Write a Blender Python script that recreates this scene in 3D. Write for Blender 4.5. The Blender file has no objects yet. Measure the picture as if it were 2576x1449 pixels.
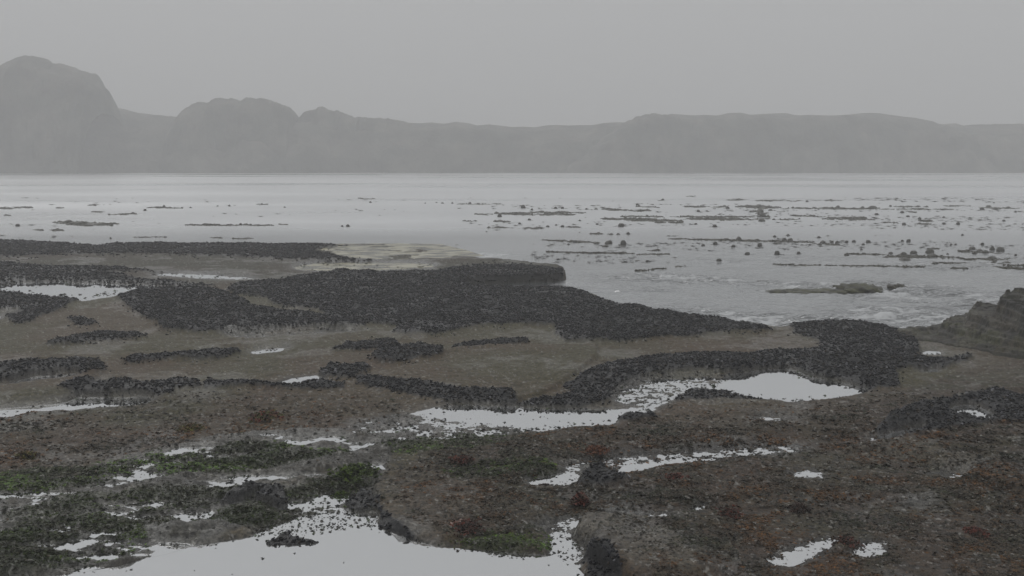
import bpy, math, random
import numpy as np

# ------------------------------------------------------------------ camera, sky, sun, exposure
sc = bpy.context.scene
R = math.radians
F, CX, CY, HOR, CAMH = 2474.0, 1288.0, 724.5, 404.5, 4.5      # the photo measured as 2576 x 1449
TH = math.atan((CY - HOR) / F)
cam_d = bpy.data.cameras.new("camera")
cam = bpy.data.objects.new("camera", cam_d)
sc.collection.objects.link(cam)
cam.location = (0, 0, CAMH)
cam.rotation_euler = (math.pi / 2 - TH, 0, 0)
cam_d.sensor_width = 36
cam_d.lens = 36 * F / 2576
cam_d.clip_end = 3000
sc.camera = cam

SUN_EL, SUN_AZ = R(52), R(-35)
world = bpy.data.worlds.new("World")
sc.world = world
world.use_nodes = True
wn, wl = world.node_tree.nodes, world.node_tree.links
wn.clear()
out = wn.new("ShaderNodeOutputWorld")
bg = wn.new("ShaderNodeBackground")
bg.inputs["Strength"].default_value = 0.10
sky = wn.new("ShaderNodeTexSky")
sky.sky_type = 'NISHITA'
sky.sun_disc = False
sky.sun_elevation = SUN_EL
sky.sun_rotation = SUN_AZ
sky.air_density = 1.0
sky.dust_density = 6.0
hs = wn.new("ShaderNodeHueSaturation")
hs.inputs["Saturation"].default_value = 0.06
tc = wn.new("ShaderNodeTexCoord")
sx = wn.new("ShaderNodeSeparateXYZ")
mr = wn.new("ShaderNodeMapRange")
mr.inputs["From Min"].default_value = 0.0
mr.inputs["From Max"].default_value = 0.9
ramp = wn.new("ShaderNodeMix")
ramp.data_type = 'RGBA'
ramp.inputs["A"].default_value = (4.55, 4.58, 4.62, 1)
ramp.inputs["B"].default_value = (9.3, 9.4, 9.5, 1)
mx = wn.new("ShaderNodeMix")
mx.data_type = 'RGBA'
mx.inputs["Factor"].default_value = 0.9
wl.new(sky.outputs["Color"], hs.inputs["Color"])
wl.new(tc.outputs["Generated"], sx.inputs["Vector"])
wl.new(sx.outputs["Z"], mr.inputs["Value"])
wl.new(mr.outputs["Result"], ramp.inputs["Factor"])
wl.new(hs.outputs["Color"], mx.inputs["A"])
wl.new(ramp.outputs["Result"], mx.inputs["B"])
wl.new(mx.outputs["Result"], bg.inputs["Color"])
wl.new(bg.outputs["Background"], out.inputs["Surface"])

sd = bpy.data.lights.new("sun", 'SUN')
sd.energy = 0.6
sd.angle = R(25)
sd.color = (1.0, 0.98, 0.95)
sun = bpy.data.objects.new("sun", sd)
sc.collection.objects.link(sun)
# light comes from azimuth SUN_AZ (0 = +Y, positive towards +X)
from mathutils import Vector
sdir = Vector((math.sin(-SUN_AZ) * -math.cos(SUN_EL), math.cos(SUN_AZ) * math.cos(SUN_EL), math.sin(SUN_EL)))
sun.rotation_euler = sdir.to_track_quat('Z', 'Y').to_euler()
sc.view_settings.view_transform = 'Standard'
sc.view_settings.look = 'None'
sc.view_settings.gamma = 1
sc.view_settings.exposure = -0.2
sc.cycles.volume_bounces = 1
sc.cycles.max_bounces = 6

# ------------------------------------------------------------------ helpers
rng = np.random.default_rng(7)
_T = rng.random((64, 256, 256))

def vn(x, y, s=0):
    T = _T[s % 64]
    xi = np.floor(x).astype(np.int64); yi = np.floor(y).astype(np.int64)
    fx = x - xi; fy = y - yi
    fx = fx * fx * (3 - 2 * fx); fy = fy * fy * (3 - 2 * fy)
    a = T[xi & 255, yi & 255]; b = T[(xi + 1) & 255, yi & 255]
    c = T[xi & 255, (yi + 1) & 255]; d = T[(xi + 1) & 255, (yi + 1) & 255]
    return (a * (1 - fx) + b * fx) * (1 - fy) + (c * (1 - fx) + d * fx) * fy

def fbm(x, y, sc_, octv=4, s=0, g=0.5):
    t = 0; a = 1; n = 0
    for o in range(octv):
        k = sc_ * 2 ** o
        t = t + a * vn(x * k + 17.3 * o, y * k - 9.1 * o, s + o); n += a; a *= g
    return t / n                       # 0..1

def proj(px, py, z=0.0):
    """the point of the level z that the photo shows at px, py"""
    px = np.asarray(px, float); py = np.asarray(py, float)
    dx = (px - CX) / F; dy = (CY - py) / F
    diy = math.cos(TH) + dy * math.sin(TH)
    diz = -math.sin(TH) + dy * math.cos(TH)
    t = (z - CAMH) / diz
    return dx * t, diy * t

def lift(poly, h):
    return [(x, HOR + (y - HOR) * CAMH / (CAMH - h)) for x, y in poly]

def inside(X, Y, poly):
    p = np.asarray(poly, float)
    x0, x1 = p[:, 0].min() - 15, p[:, 0].max() + 15
    y0, y1 = p[:, 1].min() - 10, p[:, 1].max() + 10
    res = np.zeros(X.shape, bool)
    rs = np.where((Y.max(axis=1) >= y0) & (Y.min(axis=1) <= y1))[0]
    cs = np.where((X.max(axis=0) >= x0) & (X.min(axis=0) <= x1))[0]
    if len(rs) == 0 or len(cs) == 0: return res
    r0, r1, c0, c1 = rs[0], rs[-1] + 1, cs[0], cs[-1] + 1
    xs, ys = X[r0:r1, c0:c1], Y[r0:r1, c0:c1]
    ins = np.zeros(xs.shape, bool)
    n = len(p)
    for i in range(n):
        ax, ay = p[i]; bx, by = p[(i + 1) % n]
        if ay == by: continue
        c = ((ys >= min(ay, by)) & (ys < max(ay, by)))
        ins ^= c & (xs < (bx - ax) * (ys - ay) / (by - ay) + ax)
    res[r0:r1, c0:c1] = ins
    return res

def blur(a, rx, ry, it=2):
    a = a.astype(np.float32)
    for _ in range(it):
        for ax, r in ((1, rx), (0, ry)):
            if r < 1: continue
            pad = [(0, 0), (0, 0)]; pad[ax] = (r + 1, r)
            c = np.cumsum(np.pad(a, pad, mode='edge'), axis=ax, dtype=np.float64)
            if ax == 1: a = (c[:, 2 * r + 1:] - c[:, :-2 * r - 1]) / (2 * r + 1)
            else: a = (c[2 * r + 1:, :] - c[:-2 * r - 1, :]) / (2 * r + 1)
    return a

def mesh_np(name, V, Fc, mat, parent=None, smooth=True, attrs=None):
    me = bpy.data.meshes.new(name)
    V = np.asarray(V, np.float32); Fc = np.asarray(Fc, np.int32)
    me.vertices.add(len(V)); me.vertices.foreach_set("co", V.ravel())
    k = Fc.shape[1]
    me.loops.add(Fc.size); me.loops.foreach_set("vertex_index", Fc.ravel())
    me.polygons.add(len(Fc))
    me.polygons.foreach_set("loop_start", np.arange(0, Fc.size, k, dtype=np.int32))
    me.polygons.foreach_set("loop_total", np.full(len(Fc), k, np.int32))
    me.polygons.foreach_set("use_smooth", np.full(len(Fc), smooth, bool))
    me.update(calc_edges=True)
    for an, av in (attrs or {}).items():
        av = np.asarray(av, np.float32)
        if av.ndim == 2:
            at = me.attributes.new(an, 'FLOAT_COLOR', 'POINT')
            c4 = np.ones((len(V), 4), np.float32); c4[:, :3] = av
            at.data.foreach_set("color", c4.ravel())
        else:
            at = me.attributes.new(an, 'FLOAT', 'POINT')
            at.data.foreach_set("value", av.ravel())
    me.materials.append(mat)
    o = bpy.data.objects.new(name, me)
    sc.collection.objects.link(o)
    if parent: o.parent = parent
    return o

def grid_faces(nr, nc):
    i = np.arange(nr * nc).reshape(nr, nc)
    return np.stack([i[:-1, :-1], i[1:, :-1], i[1:, 1:], i[:-1, 1:]], -1).reshape(-1, 4)

def tag(o, label=None, cat=None, group=None, kind=None):
    if label: o["label"] = label
    if cat: o["category"] = cat
    if group: o["group"] = group
    if kind: o["kind"] = kind
    return o

def mat_new(name):
    m = bpy.data.materials.new(name); m.use_nodes = True
    nt = m.node_tree; nt.nodes.clear()
    o = nt.nodes.new("ShaderNodeOutputMaterial")
    return m, nt.nodes, nt.links, o

def attr_mat(name, rough=0.6, nscale=40, namt=0.5, bump=0.3, bdist=0.01, rough_attr=None, spec=0.5):
    """a principled surface whose colour is the mesh's own 'col' broken up by noise"""
    m, n, l, o = mat_new(name)
    p = n.new("ShaderNodeBsdfPrincipled")
    a = n.new("ShaderNodeAttribute"); a.attribute_name = "col"
    tcn = n.new("ShaderNodeTexCoord")
    nz = n.new("ShaderNodeTexNoise"); nz.inputs["Scale"].default_value = nscale; nz.inputs["Detail"].default_value = 5
    nz.inputs["Roughness"].default_value = 0.65
    r = n.new("ShaderNodeMapRange"); r.inputs["From Min"].default_value = 0.3; r.inputs["From Max"].default_value = 0.7
    r.inputs["To Min"].default_value = 1 - namt; r.inputs["To Max"].default_value = 1 + namt
    mu = n.new("ShaderNodeVectorMath"); mu.operation = 'SCALE'
    l.new(tcn.outputs["Object"], nz.inputs["Vector"]); l.new(nz.outputs["Fac"], r.inputs["Value"])
    l.new(a.outputs["Color"], mu.inputs[0]); l.new(r.outputs["Result"], mu.inputs["Scale"])
    l.new(mu.outputs["Vector"], p.inputs["Base Color"])
    p.inputs["Specular IOR Level"].default_value = spec
    if rough_attr:
        ra = n.new("ShaderNodeAttribute"); ra.attribute_name = rough_attr
        l.new(ra.outputs["Fac"], p.inputs["Roughness"])
    else:
        p.inputs["Roughness"].default_value = rough
    if bump > 0:
        b = n.new("ShaderNodeBump"); b.inputs["Strength"].default_value = bump; b.inputs["Distance"].default_value = bdist
        l.new(nz.outputs["Fac"], b.inputs["Height"]); l.new(b.outputs["Normal"], p.inputs["Normal"])
    l.new(p.outputs["BSDF"], o.inputs["Surface"])
    return m

def water_mat(name, deep, lo, hi, power, rough, bump_s, bump_d, foam=False, gloss=(0.97, 0.985, 1.0), mottle=None):
    m, n, l, o = mat_new(name)
    lw = n.new("ShaderNodeLayerWeight"); lw.inputs["Blend"].default_value = 0.5
    pw = n.new("ShaderNodeMath"); pw.operation = 'POWER'; pw.inputs[1].default_value = power
    r = n.new("ShaderNodeMapRange"); r.inputs["To Min"].default_value = lo; r.inputs["To Max"].default_value = hi
    g = n.new("ShaderNodeBsdfGlossy"); g.inputs["Roughness"].default_value = rough; g.inputs["Color"].default_value = (*gloss, 1)
    d = n.new("ShaderNodeBsdfDiffuse"); d.inputs["Color"].default_value = (*deep, 1)
    mxs = n.new("ShaderNodeMixShader")
    tcn = n.new("ShaderNodeTexCoord")
    mp = n.new("ShaderNodeMapping"); mp.inputs["Scale"].default_value = (0.7, 1.2, 1)
    nz = n.new("ShaderNodeTexNoise"); nz.inputs["Scale"].default_value = bump_s; nz.inputs["Detail"].default_value = 3
    b = n.new("ShaderNodeBump"); b.inputs["Strength"].default_value = 0.5; b.inputs["Distance"].default_value = bump_d
    if foam:
        ca = n.new("ShaderNodeAttribute"); ca.attribute_name = "chop"; l.new(ca.outputs["Fac"], b.inputs["Strength"]); mp.inputs["Scale"].default_value = (0.55, 2.0, 1)
    l.new(tcn.outputs["Object"], mp.inputs["Vector"]); l.new(mp.outputs["Vector"], nz.inputs["Vector"])
    l.new(nz.outputs["Fac"], b.inputs["Height"])
    for q in (lw, g, d): l.new(b.outputs["Normal"], q.inputs["Normal"])
    l.new(lw.outputs["Facing"], pw.inputs[0]); l.new(pw.outputs[0], r.inputs["Value"])
    l.new(r.outputs["Result"], mxs.inputs["Fac"]); l.new(d.outputs[0], mxs.inputs[1]); l.new(g.outputs[0], mxs.inputs[2])
    last = mxs
    if foam:
        ra = n.new("ShaderNodeAttribute"); ra.attribute_name = "rgh"; l.new(ra.outputs["Fac"], g.inputs["Roughness"])
        fa = n.new("ShaderNodeAttribute"); fa.attribute_name = "foam"
        fd = n.new("ShaderNodeBsdfDiffuse"); fd.inputs["Color"].default_value = (0.6, 0.61, 0.62, 1)
        m2 = n.new("ShaderNodeMixShader")
        l.new(fa.outputs["Fac"], m2.inputs["Fac"]); l.new(mxs.outputs[0], m2.inputs[1]); l.new(fd.outputs[0], m2.inputs[2])
        last = m2
    if mottle:
        n2 = n.new("ShaderNodeTexNoise"); n2.inputs["Scale"].default_value = 1.1; n2.inputs["Detail"].default_value = 6
        rr = n.new("ShaderNodeMapRange"); rr.inputs["From Min"].default_value = 0.42; rr.inputs["From Max"].default_value = 0.6
        mm = n.new("ShaderNodeMix"); mm.data_type = 'RGBA'
        mm.inputs["A"].default_value = (*deep, 1); mm.inputs["B"].default_value = (*mottle, 1)
        l.new(mp.outputs["Vector"], n2.inputs["Vector"]); l.new(n2.outputs["Fac"], rr.inputs["Value"])
        l.new(rr.outputs["Result"], mm.inputs["Factor"]); l.new(mm.outputs["Result"], d.inputs["Color"])
    l.new(last.outputs[0], o.inputs["Surface"])
    return m

M_GROUND = attr_mat("wet_rock", nscale=16, namt=0.85, bump=0.8, bdist=0.03, rough_attr="rgh", spec=0.35)
M_MUSSEL = attr_mat("mussel_shell", rough=0.38, nscale=60, namt=0.35, bump=0.0, spec=0.16)
M_ALGA = attr_mat("seaweed", rough=0.55, nscale=30, namt=0.5, bump=0.0, spec=0.2)
M_KELP = attr_mat("kelp", rough=0.4, nscale=14, namt=0.35, bump=0.0)
M_HILL = attr_mat("headland_scrub", rough=0.9, nscale=0.12, namt=0.8, bump=1.0, bdist=2.5)
M_SEA = water_mat("sea_water", (0.055, 0.06, 0.06), 0.12, 1.0, 2.0, 0.30, 2.2, 0.30, foam=True, gloss=(0.865, 0.875, 0.885))
M_POOL = water_mat("pool_water", (0.09, 0.09, 0.085), 0.30, 0.95, 0.9, 0.015, 6.0, 0.0006)
M_SHALLOW = water_mat("sandy_shallows", (0.38, 0.355, 0.26), 0.05, 0.40, 2.2, 0.12, 5.0, 0.012, mottle=(0.11, 0.105, 0.08))

# ------------------------------------------------------------------ layout traced on the photo
SEA_Z = -0.22
COAST = [(-2600, 598), (-400, 600), (0, 602), (60, 604), (150, 608), (200, 612), (240, 616), (270, 612), (300, 609), (400, 608),
         (500, 609), (640, 610), (760, 610), (960, 608), (985, 611), (1000, 615), (1110, 617), (1160, 630), (1190, 640),
         (1210, 643), (1290, 647), (1340, 655), (1405, 659), (1420, 668), (1425, 684), (1390, 690), (1250, 694), (1180, 698),
         (1160, 706), (1220, 711), (1290, 713), (1430, 713), (1455, 725), (1500, 735), (1515, 750), (1560, 761), (1640, 773),
         (1740, 789), (1830, 798), (1880, 806), (1950, 814), (1990, 810), (2060, 806), (2170, 807), (2220, 815), (2240, 823),
         (2290, 823), (2350, 830), (2440, 830), (2576, 835), (2800, 840), (5200, 840), (5200, 3200), (-2600, 3200)]
BEDS = {  # apparent outline, thickness, label
 'far_tier': ([(-2600, 590), (-400, 596), (0, 600), (150, 606), (240, 614), (300, 608), (640, 609), (985, 610), (1000, 614), (850, 617),
          (778, 627), (830, 634), (865, 645), (1000, 651), (1150, 650), (1130, 656), (900, 657), (700, 652), (400, 640), (200, 640), (0, 648), (-400, 650), (-2600, 650)], 0.10,
          'farthest dark mussel band edging the rock shelf against the open sea'),
 'second_tier': ([(-2600, 664), (-400, 660), (0, 655), (120, 664), (350, 672), (560, 684), (650, 690), (640, 697), (440, 687), (355, 684), (300, 688), (260, 690),
          (420, 700), (560, 706), (545, 717), (420, 715), (240, 713), (140, 708), (60, 708), (0, 716), (-400, 718), (-2600, 720)], 0.12,
          'dark mussel tier just above the long narrow inlet at the far left'),
 'main': ([(570, 722), (600, 708), (700, 700), (760, 688), (860, 676), (960, 681), (1110, 676), (1130, 668), (1200, 658), (1320, 660), (1385, 664), (1412, 673),
          (1422, 684), (1390, 690), (1250, 693), (1160, 702), (1160, 706), (1290, 713), (1430, 713), (1455, 725), (1515, 750), (1640, 773),
          (1830, 798), (1930, 814), (1950, 820), (1800, 826), (1760, 835), (1640, 842), (1560, 850), (1420, 845), (1395, 835), (1400, 826),
          (1390, 809), (1300, 806), (1200, 812), (1120, 828), (1020, 835), (985, 828), (1005, 812), (925, 806), (900, 795), (820, 785), (800, 770),
          (700, 762), (675, 750), (675, 740), (640, 738), (590, 732)], 0.11,
          'largest mussel bed, sweeping across the middle of the shelf to the sea edge'),
 'lens': ([(296, 745), (350, 730), (430, 725), (540, 728), (590, 745), (640, 772), (700, 783), (760, 789), (850, 795), (920, 808),
          (915, 820), (850, 822), (830, 830), (740, 832), (600, 835), (480, 837), (410, 830), (400, 815), (350, 790), (320, 770)], 0.12,
          'leaf shaped mussel bed at left centre just below the narrow inlet'),
 'left_inlet': ([(-1200, 735), (0, 735), (30, 732), (60, 745), (100, 745), (180, 750), (195, 757), (170, 770), (140, 783), (100, 795), (80, 812), (40, 815),
          (20, 800), (0, 790), (-400, 800), (-1200, 790)], 0.09, 'mussel bed along the near bank of the inlet at the left edge'),
 'tiny_left': ([(165, 798), (220, 804), (245, 814), (200, 822), (178, 812)], 0.07, 'smallest mussel patch, alone on brown turf at the left'),
 'left_strip': ([(115, 866), (150, 855), (260, 837), (330, 838), (370, 848), (300, 856), (200, 867), (120, 871)], 0.10,
          'spindle shaped mussel strip on olive turf between the leaf shaped bed and the left edge'),
 'left_edge': ([(-900, 930), (0, 918), (60, 912), (230, 908), (260, 920), (262, 935), (200, 938), (80, 945), (0, 962), (-900, 975)], 0.13,
          'thick mussel ridge running in from the left edge above a thin puddle'),
 'mid_strip': ([(310, 910), (340, 900), (470, 893), (600, 879), (608, 887), (550, 903), (470, 908), (330, 916)], 0.10,
          'long low mussel strip slanting up to the right at left centre'),
 'pool_strip': ([(150, 978), (190, 970), (230, 955), (245, 972), (300, 965), (380, 972), (430, 965), (500, 968), (505, 978),
          (440, 985), (432, 998), (380, 1000), (250, 1002), (200, 990), (170, 985)], 0.11,
          'ragged mussel row standing in the bright puddle at the left'),
 'thin_row': ([(515, 968), (640, 966), (720, 966), (800, 960), (870, 966), (868, 980), (760, 984), (640, 979), (520, 984)], 0.09,
          'thin mussel row continuing right from the bright left puddle'),
 'clump_ledge': ([(800, 936), (830, 920), (920, 914), (938, 920), (905, 938), (890, 950), (850, 948), (815, 944)], 0.12,
          'small mussel clump perched beside the straight dark ledge'),
 'ledge_row': ([(893, 950), (1040, 966), (1100, 975), (1150, 985), (1290, 992), (1310, 1018), (1150, 1012), (1000, 990), (900, 968)], 0.08,  # shells along the undercut edge, their black stands in for its shade
          'mussel shapes standing in for the shaded undercut of the ledge above the middle pool'),
 'oval': ([(935, 895), (950, 885), (958, 872), (1000, 875), (1060, 868), (1110, 875), (1115, 893), (1080, 906), (1000, 910), (950, 906)], 0.16,
          'compact oval mussel mound on brown turf in the middle of the shelf'),
 'oval_tail': ([(830, 882), (870, 867), (960, 856), (995, 855), (1000, 866), (955, 876), (930, 880)], 0.09,
          'flat mussel patch touching the back left of the oval mound'),
 'brown_strip': ([(1135, 874), (1200, 865), (1300, 857), (1330, 855), (1320, 865), (1250, 874), (1150, 880)], 0.09,
          'thin mussel streak on brown turf to the right of the oval mound'),
 'ring': ([(1418, 965), (1460, 945), (1500, 925), (1560, 910), (1680, 896), (1830, 891), (1930, 886), (2030, 882), (2070, 874), (2060, 858), (2000, 842),
          (1985, 818), (2060, 807), (2170, 807), (2240, 823), (2300, 850), (2315, 880), (2300, 900), (2400, 905), (2450, 893), (2430, 910), (2380, 920), (2290, 925), (2250, 935),
          (2262, 968), (2190, 982), (2120, 965), (2050, 950), (1990, 930), (1930, 925), (1850, 930), (1760, 938), (1600, 952), (1560, 975), (1540, 1000),
          (1520, 1012), (1470, 1018), (1320, 1022), (1305, 1010), (1430, 995), (1440, 983), (1420, 975)], 0.085,
          'mussel bed curling round the big bright pool on the right'),
 'rim': ([(1690, 998), (1750, 984), (1800, 977), (1830, 986), (1900, 992), (2010, 985), (2045, 995), (2020, 1003), (1900, 1004), (1780, 1004), (1700, 1006)], 0.04,
          'low mussel bar along the near side of the big bright pool'),
 'right_edge': ([(2205, 1080), (2250, 1050), (2310, 1022), (2400, 1008), (2480, 990), (2500, 982), (2576, 998), (2900, 1010), (2900, 1060), (2576, 1062), (2500, 1062), (2430, 1078),
          (2330, 1088), (2280, 1092), (2220, 1096)], 0.07, 'mussel bed at the right edge wrapped round two small puddles'),
 'pool_clump': ([(1450, 1218), (1465, 1195), (1490, 1178), (1520, 1167), (1535, 1187), (1582, 1205), (1565, 1218), (1490, 1222)], 0.11,
          'knobbly mussel clump between the two narrow pools right of centre'),
 'small_right': ([(1558, 1050), (1580, 1040), (1640, 1042), (1652, 1052), (1570, 1060)], 0.08,
          'small mussel knot at the right corner of the middle pool'),
 'bay': ([(860, 1262), (885, 1238), (930, 1232), (950, 1262), (960, 1285), (1040, 1345), (1035, 1362), (990, 1350), (950, 1315), (935, 1288), (880, 1278)], 0.05,
          'mussels lining the curved rock edge at the back of the large foreground pool'),
 'left_knobs': ([(640, 1258), (665, 1235), (710, 1228), (722, 1255), (700, 1262)], 0.12, 'dark mussel knob among green algae at the lower left'),
 'islet': ([(655, 1340), (700, 1328), (760, 1330), (812, 1340), (800, 1348), (740, 1350), (665, 1352)], 0.165,
          'row of dark mussels poking out of the back of the large foreground pool'),
 'corner': ([(1452, 1362), (1480, 1378), (1530, 1412), (1560, 1449), (1590, 1560), (1500, 1560), (1485, 1449), (1468, 1400)], 0.03,  # dark shells put in to draw the shade of the slab's undercut
          'black mussel shapes standing in for shade under the foreground slab by the large pool'),
 'streak': ([(545, 1262), (600, 1240), (700, 1225), (700, 1232), (600, 1252), (560, 1268)], 0.07, 'short mussel streak in the green algae left of the dark knob'),
}
# pools: outline, depth, brokenness (0 clean .. 1 full of emerging rock), label
POOLS = {
 'inlet': ([(-1500, 718), (0, 719), (60, 713), (140, 710), (260, 716), (420, 719), (548, 720), (450, 728), (350, 729), (290, 742), (200, 756), (180, 749), (60, 741), (0, 734), (-1500, 736)], 0.15, 0.0, 'long narrow inlet of pale water at the left edge'),
 'strip': ([(355, 685), (440, 688), (560, 694), (650, 700), (650, 705), (520, 701), (400, 693)], 0.05, 0.5, 'thin streak of water between two dark far tiers'),
 'step': ([(725, 670), (800, 662), (950, 659), (1090, 663), (1100, 672), (1000, 679), (900, 681), (760, 680)], 0.05, 0.6, 'small foamy pool on the second tier of the far shelf'),
 'middle': ([(1030, 1042), (1090, 1028), (1150, 1019), (1300, 1023), (1310, 1028), (1500, 1032), (1640, 1025), (1665, 1030), (1560, 1050), (1550, 1068), (1450, 1072), (1380, 1082), (1300, 1080), (1200, 1075), (1080, 1058)], 0.06, 0.16, 'bright pool across the middle of the foreground shelf'),
 'middle_left': ([(895, 1085), (930, 1062), (1030, 1040), (1100, 1055), (1250, 1072), (1390, 1082), (1250, 1092), (1100, 1102), (985, 1110), (890, 1098)], 0.015, 0.6, 'rock speckled shallow end of the middle pool'),
 'pool_right': ([(1770, 968), (1830, 945), (1930, 928), (1990, 928), (2030, 945), (2100, 957), (2150, 969), (2194, 985), (2150, 995), (2080, 1006), (1990, 1010), (1900, 1004), (1840, 990), (1790, 978)], 0.09, 0.05, 'big bright pool enclosed by mussels on the right'),
 'riffle': ([(1535, 1002), (1560, 975), (1620, 952), (1760, 938), (1840, 945), (1800, 970), (1720, 992), (1660, 1025), (1580, 1022)], 0.02, 0.62, 'shallow riffle full of shells left of the big bright pool'),
 'left_mid': ([(170, 1014), (195, 1000), (250, 1000), (380, 997), (398, 1006), (345, 1020), (200, 1028), (70, 1036), (0, 1048), (-300, 1056), (-300, 1042), (0, 1033), (100, 1024)], 0.08, 0.2, 'bright puddle under the ragged mussel row at the left'),
 'left_top': ([(30, 962), (80, 948), (200, 938), (203, 946), (110, 956), (50, 966), (0, 972), (-40, 970)], 0.06, 0.2, 'thin puddle below the thick mussel ridge at the left edge'),
 'left_small': ([(240, 962), (262, 955), (278, 956), (272, 966), (245, 970)], 0.02, 0.3, 'tiny puddle behind the ragged mussel row'),
 'center_small': ([(655, 978), (700, 965), (740, 954), (815, 945), (806, 962), (765, 973), (700, 980)], 0.07, 0.2, 'small bright puddle left of the straight dark ledge'),
 'center_thin': ([(620, 886), (680, 878), (750, 869), (695, 884), (640, 891)], 0.05, 0.25, 'thin puddle streak beyond the small bright puddle'),
 'slot': ([(1310, 1216), (1360, 1200), (1400, 1187), (1465, 1190), (1455, 1210), (1435, 1223), (1400, 1221)], 0.04, 0.25, 'narrow bright pool left of the knobbly mussel clump'),
 'slot_right': ([(1530, 1187), (1600, 1167), (1700, 1154), (1812, 1149), (1795, 1160), (1700, 1166), (1610, 1180), (1565, 1191)], 0.04, 0.2, 'narrow bright pool right of the knobbly mussel clump'),
 'film_upper': ([(1400, 1172), (1500, 1152), (1720, 1136), (1900, 1126), (2045, 1124), (1960, 1142), (1830, 1154), (1690, 1156), (1540, 1180), (1440, 1190)], 0.008, 0.55, 'film of water behind the two narrow pools'),
 'foreground': ([(-100, 1460), (150, 1452), (300, 1430), (400, 1393), (560, 1368), (640, 1352), (760, 1336), (930, 1322), (1000, 1345), (1040, 1365), (1100, 1380), (1200, 1388), (1350, 1398), (1430, 1413), (1462, 1449), (1490, 1520), (1500, 1900), (-100, 1900)], 0.14, 0.0, 'large foreground pool of still grey water'),
 'foreground_bay': ([(620, 1350), (700, 1310), (800, 1298), (930, 1284), (958, 1300), (950, 1330), (760, 1345)], 0.02, 0.35, 'cluttered back bay of the large foreground pool'),
 'foreground_right': ([(1395, 1330), (1420, 1322), (1455, 1362), (1485, 1385), (1480, 1405), (1455, 1425), (1420, 1412), (1385, 1398), (1380, 1365)], 0.02, 0.45, 'shallow corner of the large pool under the slab'),
 'outcrop_one': ([(2318, 887), (2340, 881), (2376, 883), (2372, 892), (2325, 895)], 0.03, 0.1, 'small puddle at the foot of the outcrop'),
 'outcrop_two': ([(2300, 937), (2310, 930), (2372, 926), (2352, 935)], 0.03, 0.2, 'second puddle below the outcrop'),
 'edge_one': ([(2385, 1040), (2395, 1022), (2450, 1018), (2502, 1042), (2496, 1060), (2450, 1050)], 0.12, 0.1, 'curved puddle inside the right edge mussel bed'),
 'edge_two': ([(2180, 1108), (2255, 1086), (2335, 1070), (2328, 1084), (2262, 1099), (2200, 1112)], 0.07, 0.2, 'puddle in front of the right edge mussel bed'),
 'right_small': ([(1985, 1198), (2020, 1186), (2082, 1190), (2072, 1200), (2000, 1204)], 0.03, 0.15, 'small bright puddle on the red algae slope'),
 'right_tiny': ([(1982, 1029), (1990, 1023), (2036, 1024), (2034, 1031)], 0.02, 0.2, 'tiny puddle under the big bright pool'),
 'low_center': ([(1720, 1286), (1760, 1266), (1795, 1256), (1785, 1270), (1745, 1284)], 0.02, 0.3, 'slanting puddle on the foreground slab'),
 'film_one': ([(1905, 1430), (1960, 1386), (2050, 1360), (2115, 1350), (2065, 1390), (1995, 1420)], 0.006, 0.45, 'wet hollow at the bottom right'),
 'film_two': ([(2135, 1402), (2150, 1375), (2232, 1360), (2222, 1390), (2180, 1404)], 0.006, 0.30, 'second wet hollow at the bottom right'),
 'film_three': ([(2360, 1190), (2400, 1178), (2450, 1186), (2420, 1204), (2370, 1204)], 0.005, 0.6, 'wet film near the right edge'),
 'turf_streak': ([(550, 838), (640, 835), (890, 827), (905, 832), (700, 846), (600, 851)], 0.01, 0.72, 'faint wet streak in front of the leaf shaped mussel bed'),
 'left_yellow': ([(-80, 790), (0, 785), (50, 783), (64, 790), (20, 800), (-80, 806)], 0.02, 0.4, 'pale puddle at the left edge below the inlet'),
 'film_mid_right': ([(1870, 1056), (1960, 1044), (2050, 1050), (1950, 1064)], 0.004, 0.75, 'wet film on grey rock under the big bright pool'),
 'film_slab': ([(1330, 1336), (1420, 1306), (1560, 1288), (1700, 1296), (1650, 1312), (1500, 1314), (1400, 1338)], 0.004, 0.72, 'wet film along the back of the foreground slab'),
 'green_water': ([(-200, 1300), (0, 1240), (200, 1200), (400, 1130), (620, 1090), (860, 1088), (1010, 1105), (1000, 1130), (960, 1200), (930, 1290), (700, 1310), (420, 1392), (200, 1440), (-200, 1452)], -0.012, 0.95, 'film of water threading through the green algae'),
}
SHALLOW = [(776, 627), (850, 617), (1000, 616), (1110, 618), (1168, 632), (1212, 643), (1100, 650), (1000, 650), (900, 652), (865, 644), (830, 634)]
SLABS = [  # apparent outline, height: rock plates that stand a step above the rest
 ([(895, 948), (1000, 925), (1120, 880), (1500, 860), (1500, 900), (1400, 970), (1320, 1000), (1290, 1005), (1040, 966), (905, 950)], 0.08),
 ([(940, 1238), (980, 1195), (1100, 1180), (1300, 1230), (1420, 1300), (1405, 1322), (1330, 1340), (1200, 1345), (1060, 1362), (1010, 1330), (960, 1285)], 0.045),
 ([(1412, 1322), (1480, 1290), (1700, 1300), (1850, 1380), (1900, 1460), (1900, 1700), (1650, 1700), (1590, 1449), (1530, 1405), (1470, 1370)], 0.19),
 ([(2110, 1130), (2200, 1118), (2330, 1150), (2480, 1210), (2576, 1240), (2900, 1260), (2900, 1100), (2576, 1080), (2350, 1095), (2150, 1110)], 0.10),
 ([(0, 905), (300, 870), (620, 850), (600, 876), (330, 898), (262, 905), (0, 912)], 0.05),
]
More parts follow.
